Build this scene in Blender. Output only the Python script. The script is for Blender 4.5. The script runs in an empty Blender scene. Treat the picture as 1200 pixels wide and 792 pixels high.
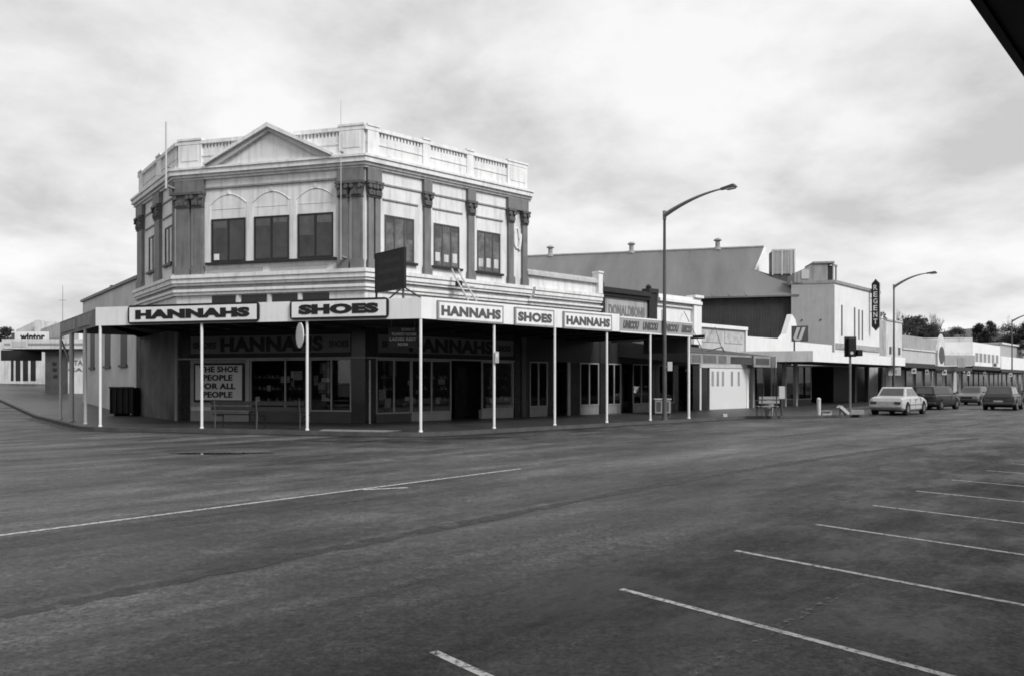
import bpy, bmesh, math, random
from mathutils import Vector, Matrix
random.seed(7)
R = math.radians
C = bpy.context.scene.collection
scene = bpy.context.scene
# ---------------------------------------------------------------- camera
FP, CX, HY, EYE = 900.0, 600.0, 448.0, 1.65        # focal length and horizon of the photograph (px of 1200x792), eye height
cd = bpy.data.cameras.new('camera'); cam = bpy.data.objects.new('camera', cd); C.objects.link(cam)
cam.location = (0, 0, EYE); cam.rotation_euler = (R(90), 0, 0)
cd.sensor_width = 36; cd.lens = 36 * FP / 1200; cd.shift_y = (HY - 396) / 1200
cd.clip_end = 5000; cd.clip_start = .05
scene.camera = cam
# ---------------------------------------------------------------- world, sun, exposure
SUNDIR = Vector((.52, -.50, .66)).normalized()
world = bpy.data.worlds.new('World'); scene.world = world; world.use_nodes = True
def build_world():
    nt = world.node_tree; N = nt.nodes; L = nt.links; N.clear()
    out = N.new('ShaderNodeOutputWorld'); bg = N.new('ShaderNodeBackground'); bg.inputs[1].default_value = .06
    sky = N.new('ShaderNodeTexSky'); sky.sky_type = 'NISHITA'; sky.sun_disc = False
    sky.sun_elevation = math.asin(SUNDIR.z); sky.sun_rotation = math.atan2(SUNDIR.x, SUNDIR.y)
    bw = N.new('ShaderNodeRGBToBW'); L.new(sky.outputs[0], bw.inputs[0])
    tc = N.new('ShaderNodeTexCoord'); sep = N.new('ShaderNodeSeparateXYZ'); L.new(tc.outputs['Generated'], sep.inputs[0])
    mx = N.new('ShaderNodeMath'); mx.operation = 'MAXIMUM'; L.new(sep.outputs[2], mx.inputs[0]); mx.inputs[1].default_value = 0
    ad = N.new('ShaderNodeMath'); ad.operation = 'ADD'; L.new(mx.outputs[0], ad.inputs[0]); ad.inputs[1].default_value = .30
    cb = N.new('ShaderNodeCombineXYZ')
    for i in (0, 1):
        dv = N.new('ShaderNodeMath'); dv.operation = 'DIVIDE'; L.new(sep.outputs[i], dv.inputs[0]); L.new(ad.outputs[0], dv.inputs[1]); L.new(dv.outputs[0], cb.inputs[i])
    n1 = N.new('ShaderNodeTexNoise'); n1.inputs['Scale'].default_value = 2.0; n1.inputs['Detail'].default_value = 10; n1.inputs['Roughness'].default_value = .56; n1.inputs['Distortion'].default_value = .12
    mp = N.new('ShaderNodeMapping'); mp.inputs['Location'].default_value = (3.3, 1.9, 0); L.new(cb.outputs[0], mp.inputs[0]); L.new(mp.outputs[0], n1.inputs['Vector'])
    r = N.new('ShaderNodeValToRGB'); L.new(n1.outputs[0], r.inputs[0])
    e = r.color_ramp.elements; e[0].position = .36; e[0].color = (.31,)*3 + (1,); e[1].position = .62; e[1].color = (.495,)*3 + (1,)
    m = e.new(.47); m.color = (.40,)*3 + (1,)
    m = e.new(.54); m.color = (.45,)*3 + (1,)
    ml = N.new('ShaderNodeMath'); ml.operation = 'MULTIPLY'; L.new(r.outputs[0], ml.inputs[0]); ml.inputs[1].default_value = 15.6
    mi = N.new('ShaderNodeMix'); mi.data_type = 'FLOAT'; mi.inputs[0].default_value = .92
    L.new(bw.outputs[0], mi.inputs[2]); L.new(ml.outputs[0], mi.inputs[3])
    L.new(mi.outputs[0], bg.inputs[0]); L.new(bg.outputs[0], out.inputs[0])
build_world()
sd = bpy.data.lights.new('sun', 'SUN'); sd.energy = 1.5; sd.angle = R(20); sd.color = (1, .998, .995)
sun = bpy.data.objects.new('sun', sd); C.objects.link(sun); sun.rotation_euler = SUNDIR.to_track_quat('Z', 'Y').to_euler(); sun.location = (30, -20, 40)
scene.cycles.filter_width = 1.75
vs = scene.view_settings; vs.view_transform = 'Standard'; vs.look = 'None'; vs.gamma = 1; vs.use_curve_mapping = False; vs.exposure = 1.12

# ---------------------------------------------------------------- materials (the photograph is black and white: all greys)
MATS = {}
def mat(name, g, rough=.7, var=.12, scale=1.5, bump=0, bscale=20, streak=0, spec=.3, metal=0, corr=None, stretch=None):
    if name in MATS: return MATS[name]
    m = bpy.data.materials.new(name); m.use_nodes = True; MATS[name] = m
    nt = m.node_tree; N = nt.nodes; L = nt.links; b = N['Principled BSDF']
    b.inputs['Roughness'].default_value = rough; b.inputs['Specular IOR Level'].default_value = spec; b.inputs['Metallic'].default_value = metal
    geo = N.new('ShaderNodeNewGeometry'); src = geo.outputs['Position']
    if stretch:
        m0 = N.new('ShaderNodeMapping'); m0.inputs['Rotation'].default_value = (0, 0, stretch[0]); L.new(src, m0.inputs[0]); mp = N.new('ShaderNodeMapping'); mp.inputs['Scale'].default_value = stretch[1]
        L.new(m0.outputs[0], mp.inputs[0]); vec = mp.outputs[0]
    else: vec = src
    n = N.new('ShaderNodeTexNoise'); n.inputs['Scale'].default_value = scale; n.inputs['Detail'].default_value = 8; n.inputs['Roughness'].default_value = .65; L.new(vec, n.inputs['Vector'])
    mr = N.new('ShaderNodeMapRange'); L.new(n.outputs[0], mr.inputs[0]); mr.inputs[1].default_value = .3; mr.inputs[2].default_value = .7
    mr.inputs[3].default_value = g * (1 - var); mr.inputs[4].default_value = g * (1 + var)
    col = mr.outputs[0]
    if streak:
        mp2 = N.new('ShaderNodeMapping'); mp2.inputs['Scale'].default_value = (3.5, 3.5, .35); L.new(src, mp2.inputs[0])
        n2 = N.new('ShaderNodeTexNoise'); n2.inputs['Scale'].default_value = 1.6; n2.inputs['Detail'].default_value = 6; L.new(mp2.outputs[0], n2.inputs['Vector'])
        m2 = N.new('ShaderNodeMapRange'); L.new(n2.outputs[0], m2.inputs[0]); m2.inputs[1].default_value = .48; m2.inputs[2].default_value = .72; m2.inputs[3].default_value = 1; m2.inputs[4].default_value = 1 - streak
        mu = N.new('ShaderNodeMath'); mu.operation = 'MULTIPLY'; L.new(col, mu.inputs[0]); L.new(m2.outputs[0], mu.inputs[1]); col = mu.outputs[0]
    cc = N.new('ShaderNodeCombineColor')
    for i in range(3): L.new(col, cc.inputs[i])
    L.new(cc.outputs[0], b.inputs['Base Color'])
    if bump or corr:
        bn = N.new('ShaderNodeTexNoise'); bn.inputs['Scale'].default_value = bscale; bn.inputs['Detail'].default_value = 6; L.new(src, bn.inputs['Vector']); h = bn.outputs[0]
        bp = N.new('ShaderNodeBump'); bp.inputs['Strength'].default_value = bump or .6; bp.inputs['Distance'].default_value = .02
        if corr:                                           # corrugated iron: waves across a given direction
            mp3 = N.new('ShaderNodeMapping'); mp3.inputs['Rotation'].default_value = (0, 0, corr[0]); L.new(src, mp3.inputs[0])
            w = N.new('ShaderNodeTexWave'); w.inputs['Scale'].default_value = corr[1]; w.bands_direction = 'X'; L.new(mp3.outputs[0], w.inputs[0]); h = w.outputs[1]; bp.inputs['Distance'].default_value = .05
        L.new(h, bp.inputs['Height']); L.new(bp.outputs[0], b.inputs['Normal'])
    return m
def glass_mat(name='window_glass', tint=.8, rough=.02, ior=1.5):
    if name in MATS: return MATS[name]
    m = bpy.data.materials.new(name); m.use_nodes = True; MATS[name] = m
    N = m.node_tree.nodes; L = m.node_tree.links; N.clear()
    o = N.new('ShaderNodeOutputMaterial'); mix = N.new('ShaderNodeMixShader'); f = N.new('ShaderNodeFresnel'); f.inputs[0].default_value = ior
    t = N.new('ShaderNodeBsdfTransparent'); t.inputs[0].default_value = (tint, tint, tint, 1); g = N.new('ShaderNodeBsdfGlossy'); g.inputs['Roughness'].default_value = rough; g.inputs['Color'].default_value = (.9, .9, .9, 1)
    L.new(f.outputs[0], mix.inputs[0]); L.new(t.outputs[0], mix.inputs[1]); L.new(g.outputs[0], mix.inputs[2]); L.new(mix.outputs[0], o.inputs[0])
    return m
def road_mat():
    m = bpy.data.materials.new('asphalt'); m.use_nodes = True
    nt = m.node_tree; N = nt.nodes; L = nt.links; b = N['Principled BSDF']
    geo = N.new('ShaderNodeNewGeometry'); P = geo.outputs['Position']
    def noise(scale, detail=6, rot=None, sc=(1, 1, 1), ro=.6):
        n = N.new('ShaderNodeTexNoise'); n.inputs['Scale'].default_value = scale; n.inputs['Detail'].default_value = detail; n.inputs['Roughness'].default_value = ro
        if rot is not None:
            m0 = N.new('ShaderNodeMapping'); m0.inputs['Rotation'].default_value = (0, 0, rot); L.new(P, m0.inputs[0]); mp = N.new('ShaderNodeMapping'); mp.inputs['Scale'].default_value = sc; L.new(m0.outputs[0], mp.inputs[0]); L.new(mp.outputs[0], n.inputs['Vector'])
        else: L.new(P, n.inputs['Vector'])
        return n.outputs[0]
    def rng(x, a, b_, c, d):
        r = N.new('ShaderNodeMapRange'); L.new(x, r.inputs[0]); r.inputs[1].default_value = a; r.inputs[2].default_value = b_; r.inputs[3].default_value = c; r.inputs[4].default_value = d; return r.outputs[0]
    def mul(a, b_):
        k = N.new('ShaderNodeMath'); k.operation = 'MULTIPLY'; L.new(a, k.inputs[0]); L.new(b_, k.inputs[1]); return k.outputs[0]
    rot = -R(46)                                             # wheel tracks and wear run along the main street
    streaks = noise(.62, 7, rot, (.07, 1, 1)); patches = noise(.5, 8, rot, (.4, 1, 1), .75); grain = noise(24, 9, None, (1, 1, 1), .92); mott = noise(7, 8, None, (1, 1, 1), .85)
    col = mul(mul(rng(streaks, .38, .62, .6, 1.4), rng(patches, .38, .62, .55, 1.3)), mul(rng(mott, .3, .7, .6, 1.45), rng(grain, .38, .62, .25, 1.9)))
    # damp and dried-out patches, strongest where cars stand
    dp = noise(.9, 9, rot, (.55, 1, 1), .8); col = mul(col, rng(dp, .44, .58, .66, 1.12)); pale = noise(.75, 8, rot + .8, (.6, 1, 1), .72); col = mul(col, rng(pale, .58, .68, 1, 1.65))
    chip = noise(11, 10, None, (1, 1, 1), .95); col = mul(col, rng(chip, .38, .62, .45, 1.6))
    base = N.new('ShaderNodeMath'); base.operation = 'MULTIPLY'; L.new(col, base.inputs[0]); base.inputs[1].default_value = .066
    cc = N.new('ShaderNodeCombineColor')
    for i in range(3): L.new(base.outputs[0], cc.inputs[i])
    L.new(cc.outputs[0], b.inputs['Base Color'])
    L.new(rng(dp, .42, .6, .42, .85), b.inputs['Roughness'])
    b.inputs['Specular IOR Level'].default_value = .22
    bp = N.new('ShaderNodeBump'); bp.inputs['Strength'].default_value = .7; bp.inputs['Distance'].default_value = .008; L.new(grain, bp.inputs['Height']); L.new(bp.outputs[0], b.inputs['Normal'])
    return m
ASPH = road_mat()
def worn_paint(name='road_paint', g=.72, thr=.42):
    """thermoplastic road marking with holes where it has worn away"""
    m = bpy.data.materials.new(name); m.use_nodes = True
    N = m.node_tree.nodes; L = m.node_tree.links; b = N['Principled BSDF']; b.inputs['Base Color'].default_value = (g, g, g, 1); b.inputs['Roughness'].default_value = .7
    geo = N.new('ShaderNodeNewGeometry'); n = N.new('ShaderNodeTexNoise'); n.inputs['Scale'].default_value = 16; n.inputs['Detail'].default_value = 8; n.inputs['Roughness'].default_value = .75; L.new(geo.outputs['Position'], n.inputs['Vector'])
    r = N.new('ShaderNodeMapRange'); L.new(n.outputs[0], r.inputs[0]); r.inputs[1].default_value = thr - .06; r.inputs[2].default_value = thr + .1; r.inputs[3].default_value = 0; r.inputs[4].default_value = 1
    L.new(r.outputs[0], b.inputs['Alpha'])
    return m
cream = mat('cream_plaster', .67, .75, .12, .9, .15, 12, .26)
cream2 = mat('cream_trim', .71, .7, .10, 1.6, 0, 20, .24)
dado = mat('grey_pilaster_paint', .165, .6, .2, 1.6, .1, 12, .3)
white = mat('white_paint', .74, .6, .05, 1.2, 0, 20, .10)
whitew = mat('weathered_white_paint', .58, .7, .15, 1.0, .1, 12, .3)
postw = mat('white_post_paint', .72, .5, .08, 3)
greyp = mat('grey_paint', .33, .6, .1, 1.5, 0, 20, .15)
greyl = mat('light_grey_render', .47, .8, .1, .9, .1, 12, .2)
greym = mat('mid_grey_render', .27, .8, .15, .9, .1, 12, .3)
plast = mat('stained_plaster', .13, .85, .5, .55, .2, 12, .2)
dark = mat('dark_paint', .022, .5, .2, 2)
darkg = mat('dark_grey_paint', .07, .55, .2, 2)
tile = mat('dark_tile', .016, .25, .2, 4, 0, 20, 0, .5)
black = mat('black_paint', .012, .5, .2, 3)
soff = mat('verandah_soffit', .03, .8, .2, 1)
letter = mat('black_letter', .012, .45, .05, 3)
letterg = mat('grey_letter', .09, .5, .1, 3)
pave = mat('footpath', .04, .45, .35, .8, .3, 30, 0, .4)
kerbm = mat('kerb_concrete', .075, .8, .3, 2, .3, 30)
steel = mat('galvanised_steel', .17, .5, .15, 3, 0, 20, 0, .4, .2)
rooff = mat('corrugated_roof', .135, .6, .3, .35, .3, 20, 0, .4, .1, corr=(R(-14), 3.2), stretch=(R(14), (1, .15, .15)))
ironw = mat('dark_iron_wall', .045, .7, .35, .5, .6, 20, .3, .3, 0, corr=(R(-14), 3.2))
timber = mat('weathered_timber', .02, .75, .3, 4)
glass = glass_mat(); BL = [mat('roller_blind', .07, .15, .3, 3, 0, 20, .3, .5), mat('net_curtain', .10, .2, .4, 9, 0, 20, .4, .5)]
upane = mat('upper_window_pane', .03, .05, .8, 1.1, 0, 20, 0, .55)
curt = mat('curtained_pane', .12, .1, .65, 2.6, 0, 20, .35, .5)
paint = worn_paint(); paintf = worn_paint('faint_road_paint', .16, .50); paintb = worn_paint('chalky_road_mark', .22, .56)
seam = mat('tar_seam', .022, .6, .5, 2)

# ---------------------------------------------------------------- object helpers
ORG = {}
def thing(name, label, cat, org=(0, 0, 0), group=None):
    o = bpy.data.objects.new(name, None); C.objects.link(o); o.empty_display_size = .2
    o.location = org; ORG[o.name] = Vector(org); o['label'] = label; o['category'] = cat
    if group: o['group'] = group
    return o
class MB:
    def __init__(s): s.v = []; s.f = []
    def add(s, vs, fs):
        k = len(s.v); s.v += [Vector(p) for p in vs]; s.f += [[k + i for i in f] for f in fs]; return s
    def hexa(s, p):  # 8 corners: bottom ring 0-3, top ring 4-7
        return s.add(p, [(0, 1, 2, 3), (4, 5, 6, 7), (0, 1, 5, 4), (1, 2, 6, 5), (2, 3, 7, 6), (3, 0, 4, 7)])
    def box(s, F, s0, s1, v0, v1, z0, z1):
        return s.hexa([F.P(a, b, z0) for a, b in ((s0, v0), (s1, v0), (s1, v1), (s0, v1))] + [F.P(a, b, z1) for a, b in ((s0, v0), (s1, v0), (s1, v1), (s0, v1))])
    def wbox(s, x0, x1, y0, y1, z0, z1): return s.box(WORLD, x0, x1, y0, y1, z0, z1)
    def prism(s, pts, z0, z1):   # pts: (x,y) ring; z may be numbers or lists
        n = len(pts); a = z0 if isinstance(z0, (list, tuple)) else [z0] * n; b = z1 if isinstance(z1, (list, tuple)) else [z1] * n
        return s.add([(p[0], p[1], a[i]) for i, p in enumerate(pts)] + [(p[0], p[1], b[i]) for i, p in enumerate(pts)],
                     [list(range(n)), list(range(n, 2 * n))] + [(i, (i + 1) % n, n + (i + 1) % n, n + i) for i in range(n)])
    def fprism(s, F, pts, v0, v1):  # ring of (s,z) extruded along v
        n = len(pts)
        return s.add([F.P(a, v0, z) for a, z in pts] + [F.P(a, v1, z) for a, z in pts], [list(range(n)), list(range(n, 2 * n))] + [(i, (i + 1) % n, n + (i + 1) % n, n + i) for i in range(n)])
    def tube(s, pts, r, n=8):
        pts = [Vector(p) for p in pts]; rr = r if isinstance(r, (list, tuple)) else [r] * len(pts); k = len(s.v); up = None
        for i, p in enumerate(pts):
            d = (pts[min(i + 1, len(pts) - 1)] - pts[max(i - 1, 0)]).normalized()
            a = d.cross(Vector((0, 0, 1)) if abs(d.z) < .9 else Vector((1, 0, 0))).normalized()
            if up is not None and a.dot(up) < 0: a = -a
            up = a; b = d.cross(a)
            s.v += [p + (a * math.cos(t) + b * math.sin(t)) * rr[i] for t in [2 * math.pi * j / n for j in range(n)]]
        for i in range(len(pts) - 1):
            for j in range(n):
                s.f.append([k + i * n + j, k + i * n + (j + 1) % n, k + (i + 1) * n + (j + 1) % n, k + (i + 1) * n + j])
        s.f.append([k + j for j in range(n)]); s.f.append([k + (len(pts) - 1) * n + j for j in range(n)])
        return s
    def lathe(s, c, prof, n=16):   # prof: (r,z)
        k = len(s.v); c = Vector(c)
        for r, z in prof: s.v += [c + Vector((r * math.cos(2 * math.pi * j / n), r * math.sin(2 * math.pi * j / n), z)) for j in range(n)]
        for i in range(len(prof) - 1):
            for j in range(n): s.f.append([k + i * n + j, k + i * n + (j + 1) % n, k + (i + 1) * n + (j + 1) % n, k + (i + 1) * n + j])
        s.f.append([k + j for j in range(n)]); s.f.append([k + (len(prof) - 1) * n + j for j in range(n)])
        return s
    def build(s, name, m, parent=None, smooth=False, bevel=0, recalc=True):
        org = Vector((0, 0, 0)); q = parent
        while q is not None:
            if q.name in ORG: org = ORG[q.name]
            q = q.parent
        me = bpy.data.meshes.new(name); me.from_pydata([p - org for p in s.v], [], s.f)
        if recalc:
            bm = bmesh.new(); bm.from_mesh(me); bmesh.ops.recalc_face_normals(bm, faces=bm.faces); bm.to_mesh(me); bm.free()
        me.materials.append(m)
        if smooth:
            for p in me.polygons: p.use_smooth = True
        o = bpy.data.objects.new(name, me); C.objects.link(o)
        if parent: o.parent = parent
        if bevel:
            b = o.modifiers.new('bevel', 'BEVEL'); b.width = bevel; b.segments = 2; b.limit_method = 'ANGLE'
        return o
def tag(o, label, cat, group=None):
    o['label'] = label; o['category'] = cat
    if group: o['group'] = group
    return o
def structure(o): o['kind'] = 'structure'; return o
def copy_thing(root, loc, rz, label):
    r = root.copy(); C.objects.link(r); r.location = loc; r.rotation_euler = (0, 0, rz); r['label'] = label
    for ch in list(root.children):
        c = ch.copy(); C.objects.link(c); c.parent = r
        for g in ch.children:
            d = g.copy(); C.objects.link(d); d.parent = c
    return r
class Frame:
    """a vertical plane in the street: s runs to the right along it, v sticks out of it, z is up"""
    def __init__(s, O, u, v=None):
        s.O = Vector((O[0], O[1])); s.u = Vector(u).normalized(); s.n = Vector(v).normalized() if v else Vector((s.u.y, -s.u.x))
    def P(s, a, v, z): p = s.O + s.u * a + s.n * v; return Vector((p.x, p.y, z))
    def s(s, px, v=0):
        k = (px - CX) / FP; o = s.O + s.n * v; return (k * o.y - o.x) / (s.u.x - k * s.u.y)
    def z(s, py, px, v=0): return EYE + (HY - py) * s.P(s.s(px, v), v, 0).y / FP
    def off(s, v): o = s.O + s.n * v; return Frame(o, s.u, s.n)
WORLD = Frame((0, 0), (1, 0), (0, 1))
FONT = {}
def text(name, body, F, s0, s1, z0, z1, v, m, parent, bold=.03, depth=.012, shear=0):
    """lettering fitted to the rectangle s0..s1, z0..z1 and standing v in front of the frame"""
    key = (body, bold)
    if key not in FONT:
        cu = bpy.data.curves.new('lettering', 'FONT'); cu.body = body; cu.offset = bold; cu.extrude = .5; cu.resolution_u = 3; cu.space_character = 1.06
        o = bpy.data.objects.new('lettering', cu); C.objects.link(o); bpy.context.view_layer.update()
        me = bpy.data.meshes.new_from_object(o.evaluated_get(bpy.context.evaluated_depsgraph_get()))
        FONT[key] = ([vv.co.copy() for vv in me.vertices], [list(p.vertices) for p in me.polygons])
        bpy.data.objects.remove(o); bpy.data.meshes.remove(me)
    vv, ff = FONT[key]; xs = [p.x for p in vv]; ys = [p.y for p in vv]; x0, x1, y0, y1 = min(xs), max(xs), min(ys), max(ys)
    mb = MB(); w = s1 - s0; h = z1 - z0
    mb.add([F.P(s0 + (p.x - x0) / (x1 - x0) * w + shear * h * (p.y - y0) / (y1 - y0), v + (.5 + p.z) * depth, z0 + (p.y - y0) / (y1 - y0) * h) for p in vv], ff)
    return mb.build(name, m, parent)

# ---------------------------------------------------------------- the street's lines
M = Frame((-5.52, 28.89), (.75, .661)); d0 = M.O
Cf = Frame((0, 0), (.967, -.2554))                      # chamfered corner face; origin is set at its left end
k = (207 - CX) / FP; t = (k * d0.y - d0.x) / (-.967 - k * .2554)
L0 = Vector((d0.x - .967 * t, d0.y + .2554 * t)); CL = (Vector(d0) - L0).length
Cf = Frame(L0, (d0.x - L0.x, d0.y - L0.y))
W = Frame(L0, (.625, -.781))                            # side street face; s is negative going away
FR = Vector((-2.80, 23.70)); FM = Frame(FR, (.75, .661))
FC = Frame(FR, (.967, -.2554)); FLs = FC.s(112); FL = FC.P(FLs, 0, 0).xy
FW = Frame(FL, (.625, -.781))
def fdist(d, u=(.687, .7266)):                           # far part of the main street, slightly bent
    n = Vector((u[1], -u[0])); return Frame(n * d, u)
K = Vector((17.5, 44.8)); FCAN = Frame(K, (.687, .7266)); FAR = FCAN.off(-3.4)
def isect(A, B):
    det = A.u.x * -B.u.y + A.u.y * B.u.x; w = B.O - A.O; a = (w.x * -B.u.y + w.y * B.u.x) / det; return A.O + A.u * a
def ramp(x, y):                                          # the side street climbs a little
    t = (x - L0.x) * -.625 + (y - L0.y) * .781; return min(max(0, t - 9) * .03, 1.45)

# ---------------------------------------------------------------- ground, road, footpaths, markings
def ground():
    ud = Vector((-.625, .781)); wd = Vector((.781, .625)); mb = MB(); ts = [-3000, 9, 20, 35, 57.3, 3000]; ws = [-3000, -60, -20, 0, 30, 100, 3000]
    vs_ = []
    for t in ts:
        for w in ws:
            p = L0 + ud * t + wd * w; vs_.append((p.x, p.y, min(max(0, t - 9) * .03, 1.45)))
    n = len(ws); fs = [(i * n + j, i * n + j + 1, (i + 1) * n + j + 1, (i + 1) * n + j) for i in range(len(ts) - 1) for j in range(n - 1)]
    mb.add(vs_, fs); return structure(mb.build('road', ASPH))
ground()
KM = FM.off(.42); KC = FC.off(.42); KW = FW.off(.42); KF = FCAN.off(.75)
cL = isect(KW, KC); cR = isect(KC, KM)
def P2(px, py, z=0): Y = (EYE - z) * FP / (py - HY); return Vector(((px - CX) / FP * Y, Y))
def arc(c, a, b, n=6):
    """rounded kerb corner at c between directions to a and b"""
    out = []; da = (a - c).normalized(); db = (b - c).normalized(); r = 1.1
    for i in range(n + 1):
        t = i / n; out.append(c + da * r * (1 - t) ** 2 + db * r * t ** 2)
    return out
w9 = KW.P(-14, 0, 0).xy; q870 = KM.P(KM.s(872), 0, 0).xy
bulge = [Vector((15.6, 36.35)), Vector((16.9, 37.0)), Vector((17.8, 38.4)), Vector((18.3, 41)), Vector((19.0, 44.6))]
farK = [KF.P(a, 0, 0).xy for a in (4.5, 60, 400)]
edge = [w9] + arc(cL, w9, cR) + arc(cR, cL, q870) + [q870] + bulge + farK
KBW = .15
def inset(e, d):
    out = []
    for i, p in enumerate(e):
        a = e[max(i - 1, 0)]; b = e[min(i + 1, len(e) - 1)]; t = (b - a).normalized(); out.append(p + Vector((-t.y, t.x)) * d)
    return out
ein = inset(edge, KBW)
back = [FAR.P(400, -40, 0).xy, FAR.P(60, -20, 0).xy, Vector((20, 75)), Vector((-5, 60)), W.P(-10, -14, 0).xy, W.P(-10.6, -3, 0).xy]
structure(MB().prism(ein + back, -.05, .12).build('footpath', pave))
kb = MB()
for i in range(len(edge) - 1):
    a, b, c, d = edge[i], edge[i + 1], ein[i + 1], ein[i]
    kb.hexa([(p.x, p.y, -.05) for p in (a, b, c, d)] + [(p.x, p.y, .124) for p in (a, b, c, d)])
structure(kb.build('kerb', kerbm))
# side street footpath climbing the hill
def slope_strip(name, F, s0, s1, v0, v1, m, z=.12, n=10):
    mb = MB(); k = 0
    for i in range(n):
        a = s0 + (s1 - s0) * i / n; b = s0 + (s1 - s0) * (i + 1) / n
        q = [F.P(a, v0, 0), F.P(b, v0, 0), F.P(b, v1, 0), F.P(a, v1, 0)]
        mb.hexa([(p.x, p.y, ramp(p.x, p.y) - .1) for p in q] + [(p.x, p.y, ramp(p.x, p.y) + z) for p in q])
    return structure(mb.build(name, m))
slope_strip('side_footpath', KW, -11.5, -70, -KBW, -9, pave, .1235, 18)
slope_strip('side_kerb', KW, -12, -70, .002, -KBW - .002, kerbm, .128, 18)
slope_strip('opposite_footpath', KW, -8, -90, 13.5, 17, pave, .12, 16)
def line(name, a, b, w, m, z=.004):
    a = Vector(a); b = Vector(b); t = (b - a).normalized(); n = Vector((-t.y, t.x)) * w / 2
    return structure(MB().add([(p.x, p.y, z) for p in (a + n, b + n, b - n, a - n)], [(0, 1, 2, 3)]).build(name, m))
lanep = worn_paint('lane_paint', .42, .43)
line('lane_line', P2(-60, 634.7), P2(610, 549), .085, lanep)
line('lane_line', P2(425, 573.5), P2(478, 571), .10, lanep)
line('lane_line', P2(838, 522), P2(1004, 503), .10, paint.copy() if False else paintf)
line('lane_line', P2(0, 592), P2(300, 566), .10, paintb)
line('edge_line', P2(60, 501), P2(390, 519.5), .08, paintf)
line('limit_line', P2(1000, 530.5), P2(1260, 544.5), .10, paintf)
bd = Vector((.655, -.755))
for px, py, ln in ((508, 763.5, 4.0), (728, 690, 4.0), (862, 645, 4.0), (956, 614.2, 4), (1023, 592, 4), (1073, 575, 4), (1115, 562, 4), (1155, 551, 4), (1186, 543, 4)):
    p = P2(px, py); line('parking_bay_line', p, p + bd * ln, .062, paint)
line('wheel_stop_mark', P2(740, 830), P2(1230, 562), .07, paintb, .0075)
def polyline(name, pts, w, m, z):
    mb = MB(); pts = [Vector(p) for p in pts]; vs_ = []
    for i, p in enumerate(pts):
        t = (pts[min(i + 1, len(pts) - 1)] - pts[max(i - 1, 0)]).normalized(); n = Vector((-t.y, t.x)) * w / 2 * random.uniform(.6, 1.3)
        vs_ += [(p.x + n.x, p.y + n.y, z), (p.x - n.x, p.y - n.y, z)]
    mb.add(vs_, [(2 * i, 2 * i + 1, 2 * i + 3, 2 * i + 2) for i in range(len(pts) - 1)]); return structure(mb.build(name, m))
sp = [P2(x, y) for x, y in ((-40, 731), (120, 698), (300, 660.5), (460, 629), (610, 600), (740, 574), (860, 552.5), (960, 537), (1060, 523), (1160, 512))]
fine = []
for i in range(len(sp) - 1):
    for j in range(8): fine.append(sp[i].lerp(sp[i + 1], j / 8) + Vector((random.uniform(-.012, .012), random.uniform(-.012, .012))))
def soft(name, g, thr, sc):
    m = bpy.data.materials.new(name); m.use_nodes = True
    N = m.node_tree.nodes; L = m.node_tree.links; b = N['Principled BSDF']; b.inputs['Base Color'].default_value = (g, g, g, 1); b.inputs['Roughness'].default_value = .6
    geo = N.new('ShaderNodeNewGeometry'); n = N.new('ShaderNodeTexNoise'); n.inputs['Scale'].default_value = sc; n.inputs['Detail'].default_value = 6; L.new(geo.outputs['Position'], n.inputs['Vector'])
    r = N.new('ShaderNodeMapRange'); L.new(n.outputs[0], r.inputs[0]); r.inputs[1].default_value = thr - .1; r.inputs[2].default_value = thr + .15; r.inputs[3].default_value = 0; r.inputs[4].default_value = .85
    L.new(r.outputs[0], b.inputs['Alpha']); return m
polyline('tar_seam', fine, .24, soft('tar', .028, .42, 5), .0045)
def soft_pale():
    global DP
    DP = soft('dried_asphalt', .075, .62, 5); return DP
def blob(name, c, a, b, rot, m, z, n=40, seed=1):
    rd = random.Random(seed); ph = [rd.uniform(0, 6.28) for _ in range(5)]; vs_ = []
    for i in range(n):
        t = 2 * math.pi * i / n; r = 1 + sum(.16 / (j + 1) * math.sin((j + 2) * t + ph[j]) for j in range(5))
        x = a * r * math.cos(t); y = b * r * math.sin(t); vs_.append((c.x + x * math.cos(rot) - y * math.sin(rot), c.y + x * math.sin(rot) + y * math.cos(rot), z))
    return structure(MB().add(vs_, [list(range(n))]).build(name, m))
wet = mat('puddle_water', .012, .03, .1, 2, 0, 20, 0, .5)
blob('puddle', P2(262, 531), 1.0, .24, R(3), wet, .003, seed=2)
blob('puddle', P2(222, 531), .4, .1, R(3), wet, .003, seed=3)
blob('puddle', P2(425, 517), 1.9, .34, R(-6), soft('damp_patch', .02, .42, 2), .003, seed=4)
blob('puddle', P2(550, 513), 1.6, .3, R(25), soft('damp_patch_b', .02, .42, 2), .003, seed=5)
for i, (x, y, a, b) in enumerate(((985, 742, .55, .22), (1120, 705, .7, .2), (870, 700, .5, .14), (1190, 640, .8, .25), (700, 650, 1.1, .25), (480, 690, .8, .2), (1050, 765, .4, .2), (940, 590, 1.6, .3), (330, 600, 1.5, .3))):
    blob('dry_patch', P2(x, y), a, b, R(46), DP if i else soft_pale(), .002 + i * .0001, seed=20 + i)
gut = inset(edge, -.45); gm_ = MB()
for i in range(len(edge) - 1): gm_.add([(p.x, p.y, .0035) for p in (edge[i], edge[i + 1], gut[i + 1], gut[i])], [(0, 1, 2, 3)])
structure(gm_.build('gutter', soft('gutter_damp_shade', .016, .40, 1.5)))  # dark strip for gutter damp, with painted contact shade along the kerb
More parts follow.
